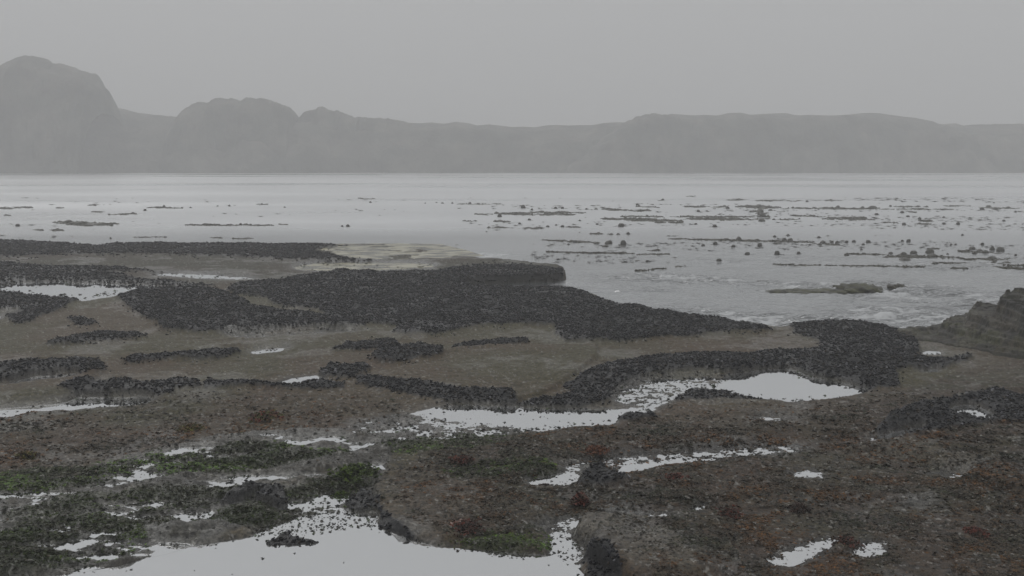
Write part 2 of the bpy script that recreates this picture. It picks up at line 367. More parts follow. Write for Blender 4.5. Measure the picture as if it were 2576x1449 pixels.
GREEN = [([(-300, 1480), (-300, 1340), (0, 1335), (200, 1308), (350, 1322), (385, 1385), (250, 1420), (100, 1440)], 1.0),
         ([(505, 1300), (700, 1275), (880, 1268), (930, 1285), (760, 1308), (600, 1332), (520, 1325)], 0.9),
         ([(640, 1255), (780, 1235), (860, 1190), (940, 1200), (945, 1230), (860, 1250), (780, 1268)], 1.0),
         ([(-300, 1250), (0, 1195), (200, 1178), (420, 1138), (640, 1118), (780, 1110), (700, 1160), (400, 1205), (150, 1235), (0, 1250)], 0.75),
         ([(450, 1185), (560, 1165), (700, 1160), (860, 1135), (880, 1150), (620, 1190), (480, 1200)], 0.9),
         ([(1110, 1200), (1220, 1175), (1380, 1172), (1400, 1182), (1310, 1208), (1160, 1212)], 0.9),
         ([(1080, 1375), (1200, 1355), (1340, 1335), (1400, 1350), (1390, 1395), (1240, 1385)], 0.7),
         ([(900, 1120), (1150, 1095), (1300, 1090), (1380, 1100), (1180, 1135), (1000, 1150)], 0.55),
         ([(0, 1290), (180, 1260), (400, 1240), (640, 1230), (640, 1290), (420, 1330), (200, 1310), (0, 1320)], 0.5)]
RED = [([(1000, 1200), (1150, 1120), (1500, 1080), (1900, 1030), (2200, 1000), (2576, 900), (3200, 900), (3200, 1900), (1650, 1900), (1590, 1449), (1450, 1330), (1200, 1360), (1050, 1340), (1000, 1260)], 1.0),
       ([(-400, 1040), (100, 1040), (500, 1000), (1000, 1000), (1020, 1030), (880, 1085), (400, 1130), (0, 1190), (-400, 1200)], 0.45)]

# ------------------------------------------------------------------ the rock shelf
def axis(parts):
    a = [np.arange(p0, p1, s) for p0, p1, s in parts]
    return np.concatenate(a)

gx = axis([(-2600, -300, 60), (-300, 0, 6), (0, 2576, 1.6), (2576, 2876, 6), (2876, 5200, 60)])
gy = axis([(580, 596, 4), (596, 1465, 1.35), (1465, 1600, 5), (1600, 3200, 60)])
X, Y = np.meshgrid(gx, gy)
WX, WY = proj(X, Y, 0.0)
# edges wander: warp the look-up in world space
ppm = (Y - HOR) / CAMH                                        # pixels per metre across
wa = np.clip(ppm * 0.05, 2.0, 9.0) * np.where((Y > 840) & (Y < 1020), 0.75, 1)
def warp(scale, s, k=1.0):
    return (fbm(WX, WY, scale, 5, s, 0.6) - 0.5) * 2 * wa * k
XW = X + warp(1.6, 1, 2.2); YW = Y + warp(2.0, 8, 0.75)

def mask(poly, h=0.0, w=True):
    p = lift(poly, h) if h else poly
    return inside(XW if w else X, YW if w else Y, p)

land = mask(COAST, 0.10).astype(np.float32)
notch = inside(X, Y, [(1140, 706), (1200, 699), (1300, 697), (1400, 694), (1450, 690), (1470, 722), (1430, 728), (1290, 728), (1200, 722)])
land[notch] = 0
coast_s = blur(land, 3, 2)
H = np.where(land > 0, 0.0, -0.9)
H = -0.9 + 0.9 * np.clip(coast_s * 1.5 - 0.1, 0, 1)
n_lo = fbm(WX, WY, 0.25, 4, 3); n_mid = fbm(WX, WY, 1.3, 4, 11); n_hi = fbm(WX, WY, 7.0, 4, 20, 0.6)
L = fbm(WX * 0.42 - WY * 0.12, WY, 2.8, 5, 27, 0.60)
n_v = fbm(WX, WY * 1.3, 18.0, 3, 30, 0.6)
rel = 0.055 + (n_lo - 0.5) * 0.08 + (n_mid - 0.5) * 0.09 + (n_hi - 0.5) * 0.045 + (n_v - 0.5) * 0.018
rel = np.maximum(rel, 0.006 + n_hi * 0.02)
S_ = lambda v, a, b: np.clip((v - a) / (b - a), 0, 1)
slab = np.zeros_like(H)
for poly, h in SLABS:
    slab = np.maximum(slab, h * blur(mask(poly, h), 2, 1))
rel = rel + slab
tn = fbm(WX * 0.45 - WY * 0.18, WY, 0.55, 5, 81, 0.55) * 11
tf = tn - np.floor(tn)
rel = rel + 0.024 * (np.floor(tn) - 5 + np.clip((tf - 0.86) / 0.14, 0, 1)) * S_(Y, 820, 1000)
rel = np.maximum(rel, 0.008 + n_hi * 0.02)
bed_id = np.zeros(X.shape, np.int16)
bed_h = np.zeros_like(H)
for i, (k, (poly, h, lab)) in enumerate(BEDS.items()):
    m = mask(poly, h + 0.06 if k != 'ring' else 0.07)
    if k not in ('main', 'far_tier', 'second_tier', 'ring'): m = mask(poly, (h + 0.06) * 0.45)
    if k in ('second_tier', 'far_tier'): m &= mask(poly, 0.03)
    bed_id[m & ~notch] = i + 1
    m = m & ~notch
    bm_ = blur(m, 3, 2)
    bm_ = bm_ * (1 - 0.75 * S_(X, 1040, 1200) * (Y < 716))
    bed_h = np.maximum(bed_h, h * np.clip(bm_ * 1.3, 0, 1) * (0.35 + 1.15 * fbm(WX, WY, 2.6, 4, 41, 0.6)))
pool_m = np.zeros_like(H)
wet = np.zeros_like(H)
for k, (poly, d, br, _l) in POOLS.items():
    m = mask(poly)
    ms = np.clip(1.5 * blur(m, *((6, 3) if poly[0][1] < 1000 else (12, 5))), 0, 1) if d > 0 else np.clip(blur(m, 3, 2), 0, 1)
    bro = (fbm(WX * 0.8, WY * 1.0, 7.0, 5, 33, 0.75) - 0.5)
    bro_s = fbm(WX * 0.5, WY, 5.0, 4, 77, 0.55) - 0.5
    lvl = -d * (1 - br) - 0.004 + bro * (0.14 * br + (0.24 if poly[0][1] > 1020 else 0.08) * (1 - ms)) + 0.012 * br
    tgt = lvl
    if k == 'green_water': tgt = (L - 0.41) * 0.40 + bro_s * 0.12
    if k == 'middle_left': tgt = (fbm(WX * .8, WY, 5.0, 4, 29, .7) - 0.50) * 0.16
    rel = rel * (1 - ms) + tgt * ms
    wet = np.maximum(wet, ms)
    pool_m = np.maximum(pool_m, (ms > 0.5) * 1.0)
ms = blur(mask(SHALLOW), 3, 2)
rel = rel * (1 - ms) + (-0.05 + (fbm(WX * .5, WY, 1.6, 5, 31, .65) - .5) * 0.34) * ms
bed_id[(pool_m > 0.5) & (bed_id != 1 + list(BEDS).index('islet')) & (blur(mask(POOLS['green_water'][0]), 1, 1) < 0.5)] = 0
bed_in = np.clip(1 - 0.75 * blur(pool_m, 1, 1), 0, 1)
rel = rel + bed_h * np.where(bed_id > 0, 1, bed_in)
H = np.where(coast_s > 0.999, rel, H + rel * coast_s)

BARE = [([(950, 1240), (985, 1200), (1080, 1190), (1200, 1225), (1230, 1300), (1150, 1345), (1060, 1360), (1000, 1325)], 0.55),
        ([(1415, 1322), (1480, 1292), (1720, 1300), (1640, 1330), (1720, 1400), (1760, 1480), (1600, 1480), (1540, 1405), (1470, 1370)], 0.8),
        ([(2090, 1140), (2200, 1112), (2340, 1125), (2480, 1180), (2420, 1200), (2280, 1160), (2200, 1165)], 0.75),
        ([(560, 1230), (700, 1195), (940, 1180), (930, 1200), (780, 1232), (640, 1255)], 0.6),
        ([(1650, 1050), (1900, 1020), (2100, 1005), (2250, 1010), (2100, 1040), (1800, 1075), (1660, 1070)], 0.5),
        ([(2280, 840), (2576, 870), (2576, 960), (2450, 960), (2330, 905)], 0.5)]
bare = np.zeros_like(H)
for poly, a in BARE: bare = np.maximum(bare, a * blur(mask(poly), 4, 3))
# colour of the ground itself
def C(*c): return np.array(c, np.float32)
def mixc(a, b, t): return a * (1 - t[..., None]) + b * t[..., None]
turf = C(0.056, 0.040, 0.020); olive = C(0.047, 0.041, 0.017); grey = C(0.105, 0.103, 0.097); dark = C(0.010, 0.010, 0.011)
redb = C(0.058, 0.033, 0.019); gre = C(0.028, 0.040, 0.012); pale = C(0.20, 0.195, 0.18)
col = np.ones(X.shape + (3,), np.float32) * turf
S = lambda v, a, b: np.clip((v - a) / (b - a), 0, 1)
col = mixc(col, olive, S(fbm(WX, WY, 0.35, 3, 50), 0.42, 0.6))
col = mixc(col, redb, 0.5 * S(fbm(WX, WY, 0.9, 4, 51), 0.5, 0.68) * S(Y, 760, 950))
gr_n = S(fbm(WX, WY, 0.8, 5, 54, 0.62), 0.53, 0.64)
col = mixc(col, grey, gr_n * (0.12 + 0.6 * S(Y, 950, 1200)))
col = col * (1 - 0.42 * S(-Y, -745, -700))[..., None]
red_m = np.zeros_like(H)
for poly, a in RED: red_m = np.maximum(red_m, a * blur(mask(poly), 8, 5))
grn_m = np.zeros_like(H)
for poly, a in GREEN: grn_m = np.maximum(grn_m, a * blur(mask(poly), 5, 3))
col = mixc(col, redb, red_m * 0.6 * S(fbm(WX, WY, 2.2, 4, 57), 0.42, 0.6))
col = mixc(col, gre, grn_m * 0.8 * S(fbm(WX, WY, 3.2, 4, 59), 0.35, 0.55))
wet_s = blur(wet, 5, 3)
rim_n = S(fbm(WX, WY, 1.2, 4, 68), 0.45, 0.55)
col = mixc(col, grey, np.clip(wet_s * 1.5, 0, 0.8) * (1 - grn_m * 0.6) * rim_n * (0.4 + 0.6 * S(Y, 950, 1100)))
col = mixc(col, C(0.032, 0.030, 0.026), np.clip(wet_s * 1.8, 0, 0.85) * (1 - rim_n))
dk = S(fbm(WX, WY, 9.0, 4, 66, 0.7), 0.55, 0.66)
col = mixc(col, C(0.018, 0.016, 0.013), dk * 0.7 * S(Y, 950, 1150))
col = mixc(col, C(0.080, 0.070, 0.054), bare * S(fbm(WX, WY, 3.0, 4, 69, .6), 0.3, 0.5))
gw = blur(mask(POOLS['green_water'][0]), 5, 3)
col = mixc(col, C(0.14, 0.137, 0.128), gw * S(-L, -0.52, -0.42) * (1 - 0.5 * grn_m))
col = mixc(col, C(0.022, 0.034, 0.003), grn_m * S(L, 0.46, 0.54) * 0.9)
under = np.clip(red_m * 0.45 + grn_m * 0.5, 0, .6) * (1 - bare)  # occlusion below the seaweed, put into the ground colour as darkening
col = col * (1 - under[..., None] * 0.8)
speck = S(fbm(WX, WY, 16.0, 3, 61, 0.7), 0.66, 0.74)
col = mixc(col, pale, speck * 0.7)
bedm = blur(bed_id > 0, 1, 1)
col = mixc(col, dark, np.clip(bedm * 1.2, 0, 1))
rgh = 0.66 - 0.42 * np.clip(wet_s * 1.6, 0, 1) - 0.26 * gr_n
Vv = np.stack([WX, WY, H], -1).reshape(-1, 3)
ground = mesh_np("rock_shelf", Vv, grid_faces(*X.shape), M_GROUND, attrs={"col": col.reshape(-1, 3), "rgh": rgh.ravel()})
tag(ground, kind="structure", label="low intertidal rock shelf of brown turf, grey rock and shallow hollows", cat="rock shelf")

# ------------------------------------------------------------------ the sea
sy = np.concatenate([np.linspace(406.8, 470, 70), np.arange(470, 640, 1.6), np.arange(640, 860, 1.2)])
sxx = axis([(-2600, 0, 130), (0, 2576, 3.2), (2576, 5200, 130)])
SX, SY = np.meshgrid(sxx, sy)
ax_, ay_ = proj(SX, SY, SEA_Z)
near = S(SY, 600, 700)
chop = near * S(SX, 1380, 1650)
patch = S(fbm(ax_ * 0.5, ay_, 0.30, 4, 5), 0.42, 0.60)
w1 = fbm(ax_ * 0.5, ay_ * 1.0, 1.9, 4, 14, 0.6) - 0.5
w2 = fbm(ax_ * 0.4, ay_ * 1.0, 0.16, 3, 16) - 0.5
w3 = fbm(ax_ * 0.4 + ay_ * 0.2, ay_ * 1.0, 5.0, 3, 22) - 0.5
rough_far = S(-SY, -480, -440) * S(SX, 1700, 2200)
amp = 0.006 + 0.48 * chop * (0.25 + 0.75 * patch) + 0.35 * rough_far * patch
SZ = SEA_Z + w1 * amp + w3 * amp * 0.35 + w2 * 0.05 * near
foam = S(fbm(ax_ * 0.30, ay_, 3.0, 5, 24, 0.65), 0.56, 0.66) * chop * S(patch, 0.2, 0.8) * 0.6
foam = np.maximum(foam, 0.8 * S(fbm(ax_, ay_, 2.5, 4, 25, 0.7), 0.5, 0.62) * np.exp(-((SX - 2250) / 38) ** 2 - ((SY - 737) / 11) ** 2))
foam = np.maximum(foam, 0.7 * S(fbm(ax_ * .5, ay_, 3.0, 4, 26, 0.7), 0.50, 0.62) * np.exp(-((SX - 1215) / 70) ** 2 - ((SY - 640) / 9) ** 2))
for fx_, fy_, fw_, fh_ in ((1800, 434, 50, 3), (1500, 433, 70, 2), (2300, 447, 90, 3), (2520, 440, 60, 3), (1100, 433, 60, 1.5), (2060, 437, 60, 2)):
    foam = np.maximum(foam, 0.75 * S(fbm(ax_ * .1, ay_, 0.5, 4, 28, 0.7), 0.42, 0.55) * np.exp(-((SX - fx_) / fw_) ** 2 - ((SY - fy_) / fh_) ** 2))
sea = mesh_np("sea", np.stack([ax_, ay_, SZ], -1).reshape(-1, 3), grid_faces(*SX.shape), M_SEA, attrs={"foam": foam.ravel(), "rgh": np.clip(0.30 - 0.20 * S(SY, 520, 700) + 0.28 * (fbm(ax_ * 0.25, ay_, 0.05, 5, 91, .6) - .5), 0.08, 0.5).ravel(), "chop": (0.08 + 0.97 * chop * (0.2 + 0.8 * patch)).ravel()})
tag(sea, kind="structure", label="pale grey sea, smooth far out and choppy by the shelf", cat="sea")

# ------------------------------------------------------------------ pools: each a sheet of water in its hollow
def offset_poly(poly, d):
    p = np.asarray(poly, float); n = len(p)
    A = 0.5 * sum(p[i][0] * p[(i + 1) % n][1] - p[(i + 1) % n][0] * p[i][1] for i in range(n))
    s = 1 if A > 0 else -1
    o = []
    for i in range(n):
        e1 = p[i] - p[i - 1]; e2 = p[(i + 1) % n] - p[i]
        n1 = np.array([e1[1], -e1[0]]) / (np.hypot(*e1) + 1e-9); n2 = np.array([e2[1], -e2[0]]) / (np.hypot(*e2) + 1e-9)
        v = n1 + n2; v /= np.hypot(*v) + 1e-9
        o.append(p[i] + s * v * np.array([d * 1.6, d * 0.8]))
    return np.array(o)

def sheet(name, poly, z, mat, d=8):
    q = offset_poly(poly, d)
    wx, wy = proj(q[:, 0], q[:, 1], z)
    me = bpy.data.meshes.new(name)
    me.from_pydata([(a, b, z) for a, b in zip(wx, wy)], [], [list(range(len(q)))])
    import bmesh
    b = bmesh.new(); b.from_mesh(me)
    bmesh.ops.triangulate(b, faces=b.faces[:])
    for f in b.faces:
        f.normal_update()
        if f.normal.z < 0: f.normal_flip()
    b.to_mesh(me); b.free()
    me.materials.append(mat)
    o = bpy.data.objects.new(name, me); sc.collection.objects.link(o)
    return o
for j, (k, (poly, d, br, lab)) in enumerate(POOLS.items()):
    o = sheet("tide_pool", poly, 0.0 + j * 0.00003, M_SHALLOW if k == 'step' else M_POOL, 6 if k != 'green_water' else 2)
    tag(o, kind="structure", label=lab, cat="tide pool")
o = sheet("sandy_shallows", SHALLOW, -0.004, M_SHALLOW, 5)
tag(o, kind="structure", label="yellowish shallow water on the far corner of the shelf", cat="shallows")

# ------------------------------------------------------------------ scattered pieces
def scatter(prob, size, maxn=200000, sd=1):
    """points on the shelf: prob (0..1 cover) and piece size (m) per grid vertex"""
    r = np.random.default_rng(sd)
    dX = np.gradient(WX, axis=1); dY = np.abs(np.gradient(WY, axis=0))
    lam = prob * dX * dY / (size ** 2)
    cnt = r.poisson(np.clip(lam, 0, 3))
    idx = np.repeat(np.arange(X.size), cnt.ravel())
    if len(idx) > maxn: idx = r.choice(idx, maxn, replace=False)
    jx = (r.random(len(idx)) - .5) * dX.ravel()[idx]; jy = (r.random(len(idx)) - .5) * dY.ravel()[idx]
    P = np.stack([WX.ravel()[idx] + jx, WY.ravel()[idx] + jy, H.ravel()[idx]], -1)
    return P, size.ravel()[idx], idx

def rotmats(n, r, tilt=1.0):
    yaw = r.random(n) * 2 * np.pi; pit = (r.random(n) - .5) * np.pi * tilt; rol = (r.random(n) - .5) * np.pi * tilt
    cy, sy_ = np.cos(yaw), np.sin(yaw); cp, sp = np.cos(pit), np.sin(pit); cr, sr = np.cos(rol), np.sin(rol)
    M = np.empty((n, 3, 3))
    M[:, 0, 0] = cy * cp; M[:, 0, 1] = cy * sp * sr - sy_ * cr; M[:, 0, 2] = cy * sp * cr + sy_ * sr
    M[:, 1, 0] = sy_ * cp; M[:, 1, 1] = sy_ * sp * sr + cy * cr; M[:, 1, 2] = sy_ * sp * cr - cy * sr
    M[:, 2, 0] = -sp; M[:, 2, 1] = cp * sr; M[:, 2, 2] = cp * cr
    return M

def stamp(T, Fc, P, scl, M):
    n = len(P); k = len(T)
    V = np.einsum('nij,kj->nki', M, T) * scl[:, None, None] + P[:, None, :]
    Fo = (Fc[None] + (np.arange(n) * k)[:, None, None]).reshape(-1, 3)
    return V.reshape(-1, 3), Fo

def mussel_template():
    V = [(-0.5, 0, 0)]
    for x, w, h in ((-0.2, .17, .13), (0.2, .25, .17)):
        for a in range(5):
            t = a / 5 * 2 * math.pi
            V.append((x, w * math.cos(t), h * math.sin(t)))
    V.append((0.5, 0, 0))
    f = []
    for a in range(5):
        b = (a + 1) % 5
        f += [(0, 1 + b, 1 + a), (1 + a, 1 + b, 6 + b), (1 + a, 6 + b, 6 + a), (6 + a, 6 + b, 11)]
    return np.array(V), np.array(f)
MT, MF = mussel_template()
depth = np.hypot(WX, WY)
inx = (X > -260) & (X < 2836) & (Y < 1700)
msize = np.clip(depth * 0.0027, 0.048, 0.15) * (1 + 0.45 * S(Y, 860, 960))
holes = fbm(WX, WY, 1.9, 5, 45, 0.65)
for i, (k, (poly, h, lab)) in enumerate(BEDS.items()):
    own = (bed_id == i + 1)
    pr = own * (0.35 + 0.65 * (holes > 0.41)) * inx * 1.9
    halo = blur(own, 7, 4)
    pr = pr + (~own) * (bed_id == 0) * inx * (halo > 0.02) * np.clip(halo, 0, .5) * 0.9 * (holes > 0.52) * (H > -0.1)
    if k in ('bay', 'islet', 'left_knobs', 'streak'): pr = pr * 0.8
    P, s, idx = scatter(pr, msize, 90000, 100 + i)
    if len(P) == 0: continue
    r = np.random.default_rng(500 + i)
    P = P.copy(); P[:, 2] += s * (0.02 + 0.16 * r.random(len(P)))
    M = rotmats(len(P), r, 0.5)
    V, Fo = stamp(MT, MF, P, s * (0.6 + 0.95 * r.random(len(P)) ** 1.5), M)
    base = np.array([0.0105, 0.011, 0.014]) * (0.4 + 1.3 * r.random((len(P), 1)) ** 1.5)
    base[r.random(len(P)) < 0.035] = (0.14, 0.14, 0.15)  # stray pale shells: barnacle flecks, plus highlights put into the colour
    br = r.random(len(P)) < 0.10
    base[br] = np.array([0.03, 0.024, 0.018])
    o = mesh_np("mussel_bed", V, Fo, M_MUSSEL, smooth=True, attrs={"col": np.repeat(base, len(MT), 0)})
    tag(o, lab, "mussel bed", "mussel beds on the rock shelf")

# loose mussels and pebbles in the riffles: part of the shallow clutter
def tuft_template(seed, nb=7, w=0.22, up=0.8):
    r = np.random.default_rng(seed); V = []; f = []
    for b in range(nb):
        a = r.random() * 6.283; l = 0.5 + 0.5 * r.random(); e = up * (0.2 + 0.8 * r.random())
        dx, dy = math.cos(a), math.sin(a); px, py = -dy * w, dx * w
        k = len(V)
        V += [(0.05 * dx - px * .4, 0.05 * dy - py * .4, 0), (0.05 * dx + px * .4, 0.05 * dy + py * .4, 0),
              (dx * l * .5 + px, dy * l * .5 + py, e * .8), (dx * l * .5 - px, dy * l * .5 - py, e * .65),
              (dx * l, dy * l, e * (0.4 + .5 * r.random()))]
        f += [(k, k + 1, k + 2), (k, k + 2, k + 3), (k + 3, k + 2, k + 4)]
    return np.array(V), np.array(f)
TUFTS = [tuft_template(s) for s in range(5)]

def algae(name, label, cat, prob, size, cols, sd, maxn=60000, zoff=-0.004, flat=0.42, parent=None, field=None, zmin=-9):
    P, s, idx = scatter(prob, size, maxn, sd)
    r = np.random.default_rng(sd + 9)
    P = P.copy(); P[:, 2] = np.maximum(P[:, 2] + zoff, zmin)
    which = r.integers(0, len(TUFTS), len(P))
    Vs, Fs, Cs = [], [], []; off = 0
    cols = np.array(cols)
    if field is not None:
        ff = np.clip((field.ravel()[idx] - 0.30) / 0.40, 0, 0.999)
        ci = np.clip((ff * len(cols) + r.normal(0, .45, len(P))).astype(int), 0, len(cols) - 1)
    else: ci = r.integers(0, len(cols), len(P))
    for t in range(len(TUFTS)):
        q = which == t
        if not q.any(): continue
        T = TUFTS[t][0] * np.array([1, 1, flat])
        M = rotmats(q.sum(), r, 0.25)
        V, Fo = stamp(T, TUFTS[t][1], P[q], s[q] * (0.45 + 1.3 * r.random(q.sum()) ** 2), M)
        c = cols[ci[q]] * (0.45 + 1.2 * r.random((q.sum(), 1)) ** 2)
        pl_ = r.random(q.sum()) < 0.02; c[pl_] = (0.17, 0.165, 0.15)
        Vs.append(V); Fs.append(Fo + off); off += len(V); Cs.append(np.repeat(c, len(T), 0))
    o = mesh_np(name, np.concatenate(Vs), np.concatenate(Fs), M_ALGA, smooth=False, attrs={"col": np.concatenate(Cs)})
    if label: tag(o, label, cat, kind="stuff")
    return o
above = (H > -0.012) * (coast_s > 0.99) * inx * (bed_id == 0)
asz = np.clip(depth * 0.0032, 0.036, 0.12)
g_n = S(L, 0.42, 0.52)
algae("green_algae", "dark green and bright green seaweed draped over the lower left rocks and pool edges", "green algae",
      above * grn_m * (0.05 + g_n) * 2.6, asz * 0.62, [(0.030, 0.030, 0.016), (0.020, 0.030, 0.004), (0.018, 0.032, 0.002), (0.032, 0.052, 0.003), (0.055, 0.090, 0.006), (0.08, 0.14, 0.025)], 21, 110000, field=(fbm(WX * .6, WY, 1.6, 5, 71, .6)))
r_n = S(fbm(WX, WY, 2.6, 5, 57, 0.65), 0.46, 0.56)
algae("red_algae", "rust red and brown seaweed turf covering the lower right rock", "red algae",
      above * red_m * (1 - bare * 0.85) * (0.22 + 2.2 * r_n) * S(Y, 980, 1120) * (1 - pool_m * 0.8), asz * 0.68, [(0.028, 0.030, 0.016), (0.036, 0.028, 0.018), (0.060, 0.050, 0.034), (0.050, 0.032, 0.017), (0.070, 0.037, 0.015), (0.10, 0.048, 0.017)], 22, 130000, field=(fbm(WX * .6, WY, 1.5, 5, 72, .65)))
algae("brown_algae", "short brown and olive seaweed turf scattered across the shelf", "brown algae",
      above * (1 - bare * 0.7) * (0.06 + 0.5 * S(fbm(WX, WY, 1.1, 4, 63), 0.5, 0.62)) * S(Y, 1000, 1200) * (1 - pool_m * 0.7), asz * 0.8,
      [(0.05, 0.040, 0.026), (0.036, 0.036, 0.022), (0.03, 0.027, 0.021), (0.06, 0.055, 0.042), (0.024, 0.024, 0.02)], 23, 60000)
# dark bits in the film of water on the lower left
algae("drift_weed", "dark scraps of seaweed lying in the shallow water at the lower left and middle", "drift weed",
      inx * (coast_s > .99) * (bed_id == 0) * blur(mask(POOLS['green_water'][0]), 4, 3) * 0.16 * S(fbm(WX * .6, WY, 2.0, 4, 44), 0.45, 0.6)
      + inx * pool_m * (bed_id == 0) * (blur(pool_m, 12, 6) < 0.97) * 0.10 * S(fbm(WX * .5, WY, 4.0, 4, 84, .7), 0.45, 0.6) + inx * pool_m * 0.0015
      + inx * blur(mask(POOLS['middle_left'][0]), 3, 2) * 0.16 + inx * blur(mask(POOLS['middle'][0]), 3, 2) * 0.03 * S(fbm(WX * .5, WY, 3.0, 4, 85, .7), 0.45, 0.6) + inx * blur(mask(POOLS['riffle'][0]), 3, 2) * 0.12 + inx * blur(mask(POOLS['foreground_bay'][0]), 3, 2) * 0.25 + inx * blur(mask(POOLS['foreground_right'][0]), 3, 2) * 0.15,
      asz * 0.7, [(0.03, 0.032, 0.026), (0.045, 0.042, 0.032), (0.02, 0.022, 0.02), (0.03, 0.045, 0.015)], 24, 60000, flat=0.3, zmin=0.003)

# ------------------------------------------------------------------ rock outcrop at the right
OUT = [([(2235, 826), (2300, 818), (2352, 808), (2400, 802), (2576, 800), (3000, 800), (3000, 915), (2576, 890), (2400, 858), (2300, 844)], 0.16),
       ([(2355, 812), (2376, 800), (2380, 787), (2440, 780), (3000, 770), (3000, 872), (2576, 862), (2480, 842), (2400, 825)], 0.20),
       ([(2432, 784), (2440, 762), (2492, 753), (3000, 745), (3000, 836), (2576, 828), (2480, 806)], 0.26),
       ([(2500, 754), (2514, 738), (2517, 719), (2576, 713), (2700, 706), (3000, 700), (3000, 785), (2576, 778), (2530, 764)], 0.40)]
ox = np.arange(2200, 3000, 1.5); oy = np.arange(800, 965, 0.6)
OX, OY = np.meshgrid(ox, oy); owx, owy = proj(OX, OY, 0)
oX = OX + (fbm(owx, owy, 1.4, 5, 12, .65) - .5) * 30; oY = OY + (fbm(owx, owy, 1.4, 5, 19, .65) - .5) * 16
oh = np.zeros(OX.shape); tot = 0
for poly, dh in OUT:
    tot += dh
    oh = oh + dh * blur(inside(oX, oY, lift(poly, tot)), 3, 3)
lean = oh + (fbm(owx, owy, 1.1, 4, 35, .6) - .5) * 0.22 * np.clip(oh * 4, 0, 1) + (fbm(owx, owy, 4.5, 4, 36, .65) - .5) * 0.20 * np.clip(oh * 4, 0, 1)
steps = np.array([0.0, 0.09, 0.17, 0.33, 0.41, 0.60, 0.68, 0.86, 1.02, 1.2])
k_ = np.clip(np.searchsorted(steps, lean) - 1, 0, len(steps) - 2)
fr = np.clip((lean - steps[k_]) / (steps[k_ + 1] - steps[k_]), 0, 1)
ter = steps[k_] + (steps[k_ + 1] - steps[k_]) * (fr ** 8 * 0.85 + 0.15 * fr)
oh = np.where(oh > 0.02, 0.15 * lean + 0.85 * ter, -0.3) + (fbm(owx, owy, 12, 4, 38, .65) - .5) * 0.05
oc = np.ones(OX.shape + (3,)) * C(0.038, 0.032, 0.022)
oc = mixc(oc, C(0.040, 0.041, 0.020), S(fbm(owx, owy, 1.5, 4, 39), .45, .6))
oc = mixc(oc, C(0.075, 0.068, 0.054), S(fbm(owx, owy, 3, 4, 42), .52, .64) * 0.7)
oc = mixc(oc, C(0.018, 0.017, 0.014), S(fbm(owx, owy, 4, 4, 43), .52, .62) * 0.8)
band = vn(oh * 17 + (fbm(owx, owy, 0.8, 3, 73) - .5) * 3, owx * 0.35, 44)
oc = oc * 0.66 * (0.45 + 1.1 * S(band, 0.25, 0.7))[..., None]
outcrop = mesh_np("rock_outcrop", np.stack([owx, owy, oh], -1).reshape(-1, 3), grid_faces(*OX.shape), M_GROUND,
                  attrs={"col": oc.reshape(-1, 3), "rgh": np.full(OX.size, 0.6)})
tag(outcrop, "layered brown rock outcrop stepping up at the right edge above the sea", "rock outcrop")

# ------------------------------------------------------------------ rocks awash near the shore
def icos(sub=2):
    import bmesh
    b = bmesh.new(); bmesh.ops.create_icosphere(b, subdivisions=sub, radius=1.0)
    V = np.array([v.co[:] for v in b.verts]); f = np.array([[v.index for v in fc.verts] for fc in b.faces]); b.free()
    return V, f
I1, I1F = icos(1); I2, I2F = icos(2); I4, I4F = icos(4)

def blob(V, amp, fr, seed):
    n = fbm(V[:, 0] * fr + V[:, 2] * fr * .7 + 9, V[:, 1] * fr - V[:, 2] * fr * .5 + 9, 1.0, 3, seed) - .5
    return V * (1 + n[:, None] * 2 * amp)

def awash(name, parts, label, cat, cols, seed):
    Vs, Fs, Cs = [], [], []; off = 0
    for j, (px, py, w, hgt) in enumerate(parts):
        x, y = proj(px, py, SEA_Z); k = (py - HOR) / (CAMH - SEA_Z)
        V = blob(I4, 0.45, 1.7, seed + j); V = blob(V, 0.22, 5.0, seed + j + 7) * np.array([w / k / 2, w / k / 2 * 0.8, hgt / k * 0.85])
        V = V + np.array([float(x), float(y), SEA_Z - 0.04])
        Vs.append(V); Fs.append(I4F + off); off += len(V)
        t = S(fbm(V[:, 0], V[:, 1] + V[:, 2] * 2, 5.0, 3, seed), .4, .6)[:, None]
        Cs.append(np.array(cols[0]) * (1 - t) + np.array(cols[1]) * t)
    o = mesh_np(name, np.concatenate(Vs), np.concatenate(Fs), M_GROUND, attrs={"col": np.concatenate(Cs), "rgh": np.full(off, .35)})
    tag(o, label, cat)
    return o
oliv = ((0.020, 0.019, 0.010), (0.045, 0.046, 0.012))
awash("seaweed_rock", [(1960, 734, 70, 9), (2020, 736, 90, 12), (2085, 735, 90, 12), (2150, 730, 110, 21), (2190, 728, 70, 16)],
      "long low rock awash beyond the shelf, wrapped in olive seaweed", "rock", oliv, 3)
awash("seaweed_rock", [(2240, 724, 44, 11), (2262, 724, 34, 12)], "small brown rock awash to the right of the long olive rock", "rock", ((0.025, 0.022, 0.014), (0.04, 0.035, 0.02)), 9)

